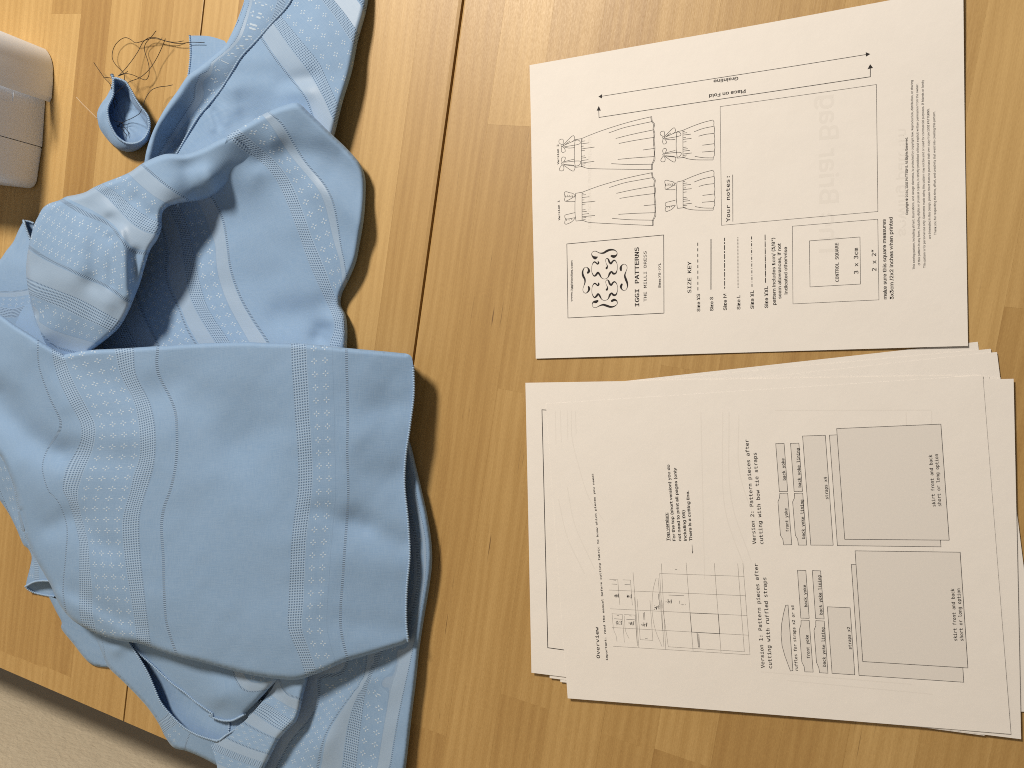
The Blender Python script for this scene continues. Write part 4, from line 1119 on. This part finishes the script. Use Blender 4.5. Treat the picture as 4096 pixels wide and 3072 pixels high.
# --- the big flap lying over everything
top = [(-120, 1218)] + z5((0, 572), (130, 662), (260, 742), (400, 832), (500, 892), (565, 925))
top2 = z5((565, 925), (640, 910), (800, 886), (1090, 870), (1400, 850), (1800, 826), (2212, 815)) + r6((350, 175), (700, 182), (850, 190), (1200, 226), (1600, 262), (1780, 280))
redge = r6((1780, 280), (1828, 305), (1850, 400), (1857, 600), (1850, 750), (1830, 900), (1810, 1050), (1780, 1250), (1765, 1450), (1767, 1620)) + r8((1078, 150), (1086, 250), (1092, 400), (1075, 600), (1072, 800), (1084, 912))
bot = r8((1084, 912), (1060, 926), (1000, 945), (850, 990), (700, 1035), (610, 1075), (520, 1110), (430, 1137), (300, 1131), (150, 1108), (0, 1072)) + r7((1200, 1036), (1050, 1000), (920, 958), (830, 925), (700, 905), (560, 860), (430, 785), (360, 705), (325, 640), (300, 580), (215, 430), (160, 300), (120, 130)) + z7((170, 1540), (130, 1400), (105, 1270), (60, 1150), (0, 1030)) + [(-120, 1700)]
flap, hF = cloth('flap_panel', [('fold', top, 34, 8), ('fold', top2, 26, 9), ('cut', redge), ('fold', bot, 40, 9), ('hid', [(-120, 1700), (-120, 1218)])],
    z7((0, 150, 46), (150, 250, 47), (300, 330, 46), (0, 350, 44), (200, 500, 42), (0, 620, 36), (100, 780, 35), (250, 930, 35), (380, 1010, 36), (100, 550, 41), (0, 900, 41), (150, 1050, 42), (250, 1200, 41), (330, 700, 40), (400, 850, 38), (550, 800, 40), (500, 400, 44), (800, 400, 45), (560, 1100, 41), (800, 900, 42), (1100, 500, 42), (1100, 900, 43), (1100, 1300, 41), (250, 1500, 36), (450, 1450, 35), (700, 1500, 39), (1000, 1600, 40))
    + r6((100, 400, 42), (250, 1100, 35), (600, 500, 41), (600, 1100, 38), (1000, 600, 38), (1000, 1200, 36), (1500, 350, 31), (1500, 800, 28), (1800, 500, 24), (1800, 1000, 23), (1700, 1600, 24), (1300, 1500, 32), (700, 1500, 37))
    + r8((200, 100, 39), (200, 500, 38), (500, 300, 36), (500, 700, 35), (800, 200, 28), (900, 400, 27), (800, 700, 28), (1070, 200, 24), (1080, 500, 23), (1060, 850, 22), (300, 950, 35), (600, 950, 32), (900, 900, 26), (430, 1080, 32), (100, 1000, 35)) + r7((500, 700, 34), (800, 800, 36), (1100, 900, 37), (400, 500, 35), (350, 640, 31), (600, 820, 32), (850, 880, 34)) + [(-100, 1300, 42), (-100, 1640, 38)],
    [(0, 247, r5((370, 290), (385, 420), (430, 560), (500, 740), (560, 860), (600, 960), (560, 1080), (480, 1200), (430, 1310), (415, 1420), (440, 1530), (490, 1659)) + r7((330, 60), (395, 220), (392, 350), (375, 540), (372, 620))),
     (16, 262.6, r5((520, 310), (560, 500), (690, 780), (790, 980), (800, 1100), (740, 1250), (655, 1400), (620, 1650)) + r7((400, 80), (440, 200), (470, 330), (470, 450), (470, 600), (468, 730))),
     (28.5, 263, r5((630, 310), (720, 550), (840, 780), (935, 980), (935, 1100), (905, 1250), (840, 1400), (765, 1650)) + r7((462, 80), (490, 200), (522, 330), (530, 450), (545, 600), (548, 735))),
     (64, 288.5, r5((1140, 300), (1180, 480), (1310, 740), (1350, 900), (1370, 1050), (1370, 1300), (1310, 1480), (1275, 1650)) + r7((745, 100), (724, 200), (735, 400), (765, 600), (790, 750), (810, 910))),
     (78.5, 290.6, r5((1320, 300), (1335, 480), (1465, 740), (1510, 900), (1530, 1050), (1525, 1300), (1490, 1480), (1435, 1650)) + r7((842, 100), (825, 200), (832, 400), (852, 600), (870, 750), (893, 925))),
     (95.6, 300, r5((1550, 215), (1540, 350), (1555, 480), (1655, 680), (1722, 850), (1738, 1050), (1730, 1350), (1665, 1650)) + r7((975, 100), (955, 220), (965, 400), (970, 600), (985, 800), (1045, 990))),
     (194.5, 312, r6((650, 190), (655, 400), (670, 600), (688, 900), (705, 1100), (720, 1400), (715, 1640)) + r8((412, 150), (395, 300), (385, 500), (375, 700), (372, 830), (405, 920), (440, 1000), (465, 1075))),
     (207, 313, r6((800, 195), (808, 400), (820, 600), (833, 900), (848, 1100), (862, 1400), (856, 1640)) + r8((500, 150), (482, 300), (472, 500), (464, 700), (456, 830), (482, 920), (512, 1000), (540, 1080))),
     (238.3, 303, r6((1195, 250), (1200, 500), (1205, 700), (1208, 1000), (1202, 1200), (1208, 1400), (1214, 1640)) + r8((722, 200), (710, 350), (697, 550), (686, 700), (686, 830), (702, 920), (725, 1010))),
     (287, 288.5, r6((1800, 320), (1822, 600), (1795, 1000), (1745, 1400), (1740, 1640)) + r8((1062, 150), (1070, 400), (1055, 600), (1055, 800), (1064, 910))),
     (-60, 222, z7((20, 200), (60, 500), (110, 800), (130, 1000), (160, 1250), (230, 1500)) + r7((200, 280), (260, 450)))],
    dress, ridges=[(z7((0, 640), (120, 810), (280, 950), (420, 1010)), -4.0, 40), (z7((420, 1010), (520, 980)), -2, 30), (z7((0, 480), (130, 680), (300, 850), (480, 900)), 2.0, 45), (z7((1180, 560), (1300, 640)), -2.5, 60), (r6((180, 1150), (330, 1000)), -2.5, 70), (r6((500, 250), (500, 900)), .8, 90), (r6((1550, 850), (1580, 950)), -2.2, 50), (r6((1300, 1100), (1500, 1000), (1790, 960)), 1.6, 40), (r6((1350, 1480), (1760, 1480)), -1.8, 45), (r8((780, 180), (900, 260), (1040, 330)), -2.4, 34), (r8((560, 130), (700, 200), (820, 230)), -2.0, 30), (r8((700, 400), (1000, 480)), 1.5, 50), (r8((600, 800), (1050, 840)), -1.2, 40),
                   (r5((650, 400), (1100, 560), (1500, 680)), -2.6, 46), (r5((1000, 1050), (1300, 1090)), 1.8, 40), (r5((650, 1280), (900, 1300), (1250, 1350)), -1.8, 38), (z7((240, 320), (300, 500), (420, 700)), 1.5, 30), (z7((350, 1500), (500, 1450), (600, 1560), (720, 1640)), -2.5, 34), (r7((340, 640), (560, 760), (720, 845), (840, 905)), 2.5, 22), (r7((450, 640), (700, 790)), -1.8, 30), (r8((150, 640), (400, 600)), -1.4, 60), (r5((1850, 1550), (2200, 1500)), 1.2, 60)])
serge(redge[2:], hF, flap)

# ------------------------------------------------------------------ small sewn loop with thread tails
loop = empty('fabric_loop', (0, 0, 0), 'small blue fabric loop standing on edge with black thread tails', 'fabric scrap')
rim_t = r1((1122, 775), (1180, 782), (1235, 805), (1285, 880), (1330, 975), (1400, 1065), (1450, 1140), (1470, 1225), (1450, 1315), (1390, 1382), (1315, 1414), (1240, 1405), (1170, 1360), (1110, 1280), (1070, 1185), (1058, 1090), (1080, 1005), (1112, 930), (1118, 860))
rim_m = r1((1120, 800), (1190, 815), (1240, 850), (1290, 930), (1335, 1020), (1400, 1110), (1450, 1190), (1475, 1270), (1462, 1365), (1405, 1430), (1310, 1472), (1210, 1470), (1115, 1420), (1035, 1320), (975, 1225), (955, 1120), (1000, 1015), (1050, 945), (1090, 860))
rim_b = r1((1130, 840), (1195, 860), (1240, 900), (1285, 980), (1330, 1070), (1395, 1160), (1440, 1240), (1465, 1310), (1450, 1390), (1400, 1440), (1300, 1480), (1205, 1478), (1120, 1430), (1050, 1330), (1010, 1240), (1000, 1150), (1050, 1030), (1075, 960), (1105, 880))
K = 120
def closed(pts, k):
    L = spline(pts, 3, True); n = len(L); i = np.linspace(0, n, k, endpoint=False)
    return np.c_[[np.interp(i, np.arange(n + 1), np.r_[L[:, c], L[:1, c]]) for c in range(2)]].T
rows = []
for q, h in ((rim_t, 18), (rim_m, 10), (rim_b, .6)):
    c = closed(q, K); rows.append(at(c[:, 0], c[:, 1], np.full(K, h)))
fine = []
for t in np.linspace(0, 1, 14):
    a, b, c = rows
    fine.append(a * (1 - t) * (1 - 2 * t) + b * 4 * t * (1 - t) + c * t * (2 * t - 1))
mid = at(*np.array(r1((1255, 1250))[0]), 2.0)
for t in (.25, .5, .75, 1.0):                      # the strip is folded in below, so its inside shows fabric
    fine.append(rows[2] * (1 - t) + mid * t + np.array([0, 0, 2.0 * math.sin(t * math.pi)]))
fine = [np.asarray(f) + np.c_[.5 * np.sin(np.arange(K) * .37 + j * .5), .5 * np.cos(np.arange(K) * .29 + j * .4), .35 * np.sin(np.arange(K) * .52 + j)] * (1 if 0 < j < 13 else .4) for j, f in enumerate(fine)]
NR = len(fine)
V = np.concatenate(fine); UV = []
Fc = [(j * K + i, j * K + (i + 1) % K, (j + 1) * K + (i + 1) % K, (j + 1) * K + i) for j in range(NR - 1) for i in range(K)]
for j in range(NR):
    for i in range(K): UV.append((115 + j * 1.6, i * 1.2))
mesh('loop_band', V, Fc, FAB, loop, True, UV)
tube('overlocked_edge', np.r_[fine[0], fine[0][:1]], .85, SERGE, loop, 6, .42, 1.9)
tube('overlocked_edge', at(*np.array(r1((1100, 735), (1112, 760), (1118, 800), (1105, 900), (1080, 950), (1066, 985))).T, np.array([18, 18, 17, 14, 12, 10])), 1.2, SERGE, loop, 6, .42, 1.9)
TH = [r1((1160, 750, 17), (1220, 690, 14), (1300, 590, 9), (1360, 500, 6), (1410, 410, 5), (1470, 370, 5), (1540, 372, 5), (1620, 400, 4), (1720, 415, 3), (1805, 402, 2)),
      r1((1225, 785, 17), (1215, 720, 14), (1140, 640, 9), (1104, 570, 6), (1115, 480, 5), (1160, 410, 5), (1230, 370, 5), (1280, 385, 5), (1330, 420, 5), (1400, 405, 5), (1480, 380, 6), (1560, 385, 5), (1660, 412, 4), (1760, 428, 4), (1880, 415, 5), (2010, 420, 5)),
      r1((1535, 302, 6), (1490, 360, 6), (1430, 430, 5), (1420, 490, 4), (1450, 590, 5), (1465, 660, 7), (1460, 750, 6), (1430, 785, 6), (1370, 765, 8), (1300, 735, 12), (1220, 722, 15), (1160, 745, 17)),
      r1((1626, 380, 9), (1590, 470, 7), (1530, 590, 6), (1460, 690, 8), (1370, 765, 10), (1270, 805, 16), (1190, 870, 18), (1130, 930, 16), (1118, 1000, 12), (1130, 1075, 9)),
      r1((1698, 834, 8), (1640, 846, 9), (1560, 856, 10), (1490, 885, 13), (1440, 950, 16), (1400, 1050, 18), (1375, 1110, 16), (1300, 1160, 8), (1220, 1195, 5), (1150, 1240, 4)),
      r1((922, 615, 10), (980, 700, 12), (1030, 770, 14), (1080, 825, 16), (1105, 900, 16), (1120, 950, 12), (1155, 1020, 8)),
      r1((1020, 765, 14), (1060, 762, 16), (1105, 772, 18)), r1((1255, 702, 10), (1220, 725, 14), (1165, 748, 17)),
      r1((1112, 1175, 12), (1140, 1195, 9), (1200, 1205, 7), (1220, 1250, 6), (1260, 1300, 5), (1258, 1340, 5)), r1((1145, 1240, 6), (1190, 1250, 5), (1220, 1300, 4), (1240, 1320, 4), (1236, 1360, 4))]
for q in TH:
    L = spline(q, 6)
    tube('thread_tail', at(L[:, 0], L[:, 1], L[:, 2]), .29, THREAD, loop, 5)
L = spline(r1((752, 955, .4), (800, 1010, .4), (870, 1080, .4), (950, 1160, 2)), 6)
tube('basting_thread', at(L[:, 0], L[:, 1], L[:, 2]), .16, WTHREAD, loop, 5)

# ------------------------------------------------------------------ sewing machine corner
mach = empty('sewing_machine', (0, 0, 0), 'white plastic sewing machine base with rounded end cover at the left edge', 'sewing machine')
H = 60.0


def prism(name, plan, z0, z1, mat, parent, bev=2.0, inner=None):
    """a solid with the given plan outline and rounded top and bottom edges"""
    P = np.array(plan, float)
    c = P.mean(0)
    rings = []
    for k in range(5):
        a = k / 4 * math.pi / 2
        rings.append((bev * (1 - math.sin(a)), z0 + bev * (1 - math.cos(a))))
    for k in range(5):
        a = k / 4 * math.pi / 2
        rings.append((bev * (1 - math.cos(a)), z1 - bev * (1 - math.sin(a))))
    d = np.roll(P, -1, 0) - np.roll(P, 1, 0)
    nn = np.c_[-d[:, 1], d[:, 0]]; nn /= np.linalg.norm(nn, axis=1)[:, None] + 1e-9
    ar = np.sum(P[:, 0] * np.roll(P[:, 1], -1) - np.roll(P[:, 0], -1) * P[:, 1])
    if ar < 0: nn = -nn
    V, Fc, n = [], [], len(P)
    for ins, z in rings:
        V += [(p[0] + q[0] * ins, p[1] + q[1] * ins, z) for p, q in zip(P, nn)]
    for r in range(len(rings) - 1):
        for i in range(n):
            j = (i + 1) % n
            Fc.append((r * n + i, r * n + j, (r + 1) * n + j, (r + 1) * n + i))
    Fc.append(tuple(range(n))[::-1]); Fc.append(tuple((len(rings) - 1) * n + i for i in range(n)))
    o = mesh(name, V, Fc, mat, parent, True)
    o.data.set_sharp_from_angle(angle=math.radians(24))
    return o


def arc(cx, cy, r, a0, a1, k=10):
    return [(cx + r * math.cos(math.radians(a)), cy + r * math.sin(math.radians(a))) for a in np.linspace(a0, a1, k)]


# body: front panel pieces either side of a narrow seam
xf = -539.0
prism('front_panel', [(-760, 124.6)] + [(xf + 1.6, 124.6), (xf - .4, 168.0)] + arc(xf - 4.4, 169.0, 4, 0, 90, 5) + [(-760, 173.0)], .8, H, PLASTIC, mach, .5)
prism('bed_panel', arc(xf - 9.5, 93.5, 10, -90, 0, 10) + [(xf + 1.4, 123.9), (-760, 123.9), (-760, 83.5)], .8, H, PLASTIC, mach, 2.4)
prism('seam_filler', [(-760, 122), (xf - .6, 122), (xf - .6, 127), (-760, 127)], 1.2, H - 2, DARKGAP, mach, .4)
# end cover: a hollow shell bent round the end of the machine
outer = [(xf + 6.2, 167.6)] + [(xf + 8.4, 172)] + [(xf + 7.6, 190)] + arc(xf - 21.5, 194, 28, 0, 58, 12) + [(-600, 226), (-660, 233), (-760, 238)]
inner = [(-760, 235), (-660, 230), (-601, 223)] + arc(xf - 21.5, 194, 25, 58, 0, 12) + [(xf + 4.6, 190), (xf + 5.4, 173), (xf + 4.2, 169.5)]
prism('end_cover', outer + inner, .8, H + 1.5, PLASTIC, mach, .5)
prism('end_core', [(-760, 176), (xf - 4, 176), (xf - 3, 190), (xf - 18, 208), (-760, 222)], 2, H - 1, PLASTIC, mach, 1.0)
mesh('latch_recess', [(xf - .1, 158.5, 33), (xf - .1, 164.5, 33), (xf - .1, 164.5, 46), (xf - .1, 158.5, 46)], [(0, 1, 2, 3)], PLASTIC, mach)
latch = [(xf + .9, 157.6), (xf + .9, 158.4), (xf - 3, 158.4), (xf - 3, 157.6)]
prism('latch_rim', latch, 33, 46, PLASTIC, mach, .2)
prism('latch_rim', [(xf + .6, 158.4), (xf + .6, 166.5), (xf - 3, 166.5), (xf - 3, 158.4)], 32.4, 33.2, PLASTIC, mach, .15)

for e_ in (table, dress, loop, mach):
    pts = []
    for o in bpy.data.objects:
        if o.parent == e_ and o.type == 'MESH':
            pts += [o.location + Vector(c) for c in o.bound_box]
    lo_ = Vector([min(p[k] for p in pts) for k in range(3)]); hi_ = Vector([max(p[k] for p in pts) for k in range(3)])
    c_ = Vector(((lo_.x + hi_.x) / 2, (lo_.y + hi_.y) / 2, lo_.z))
    e_.location = c_
    for o in bpy.data.objects:
        if o.parent == e_:
            o.location = o.location - c_
print('objects', len(bpy.data.objects), 'polys', sum(len(o.data.polygons) for o in bpy.data.objects if o.type == 'MESH'))
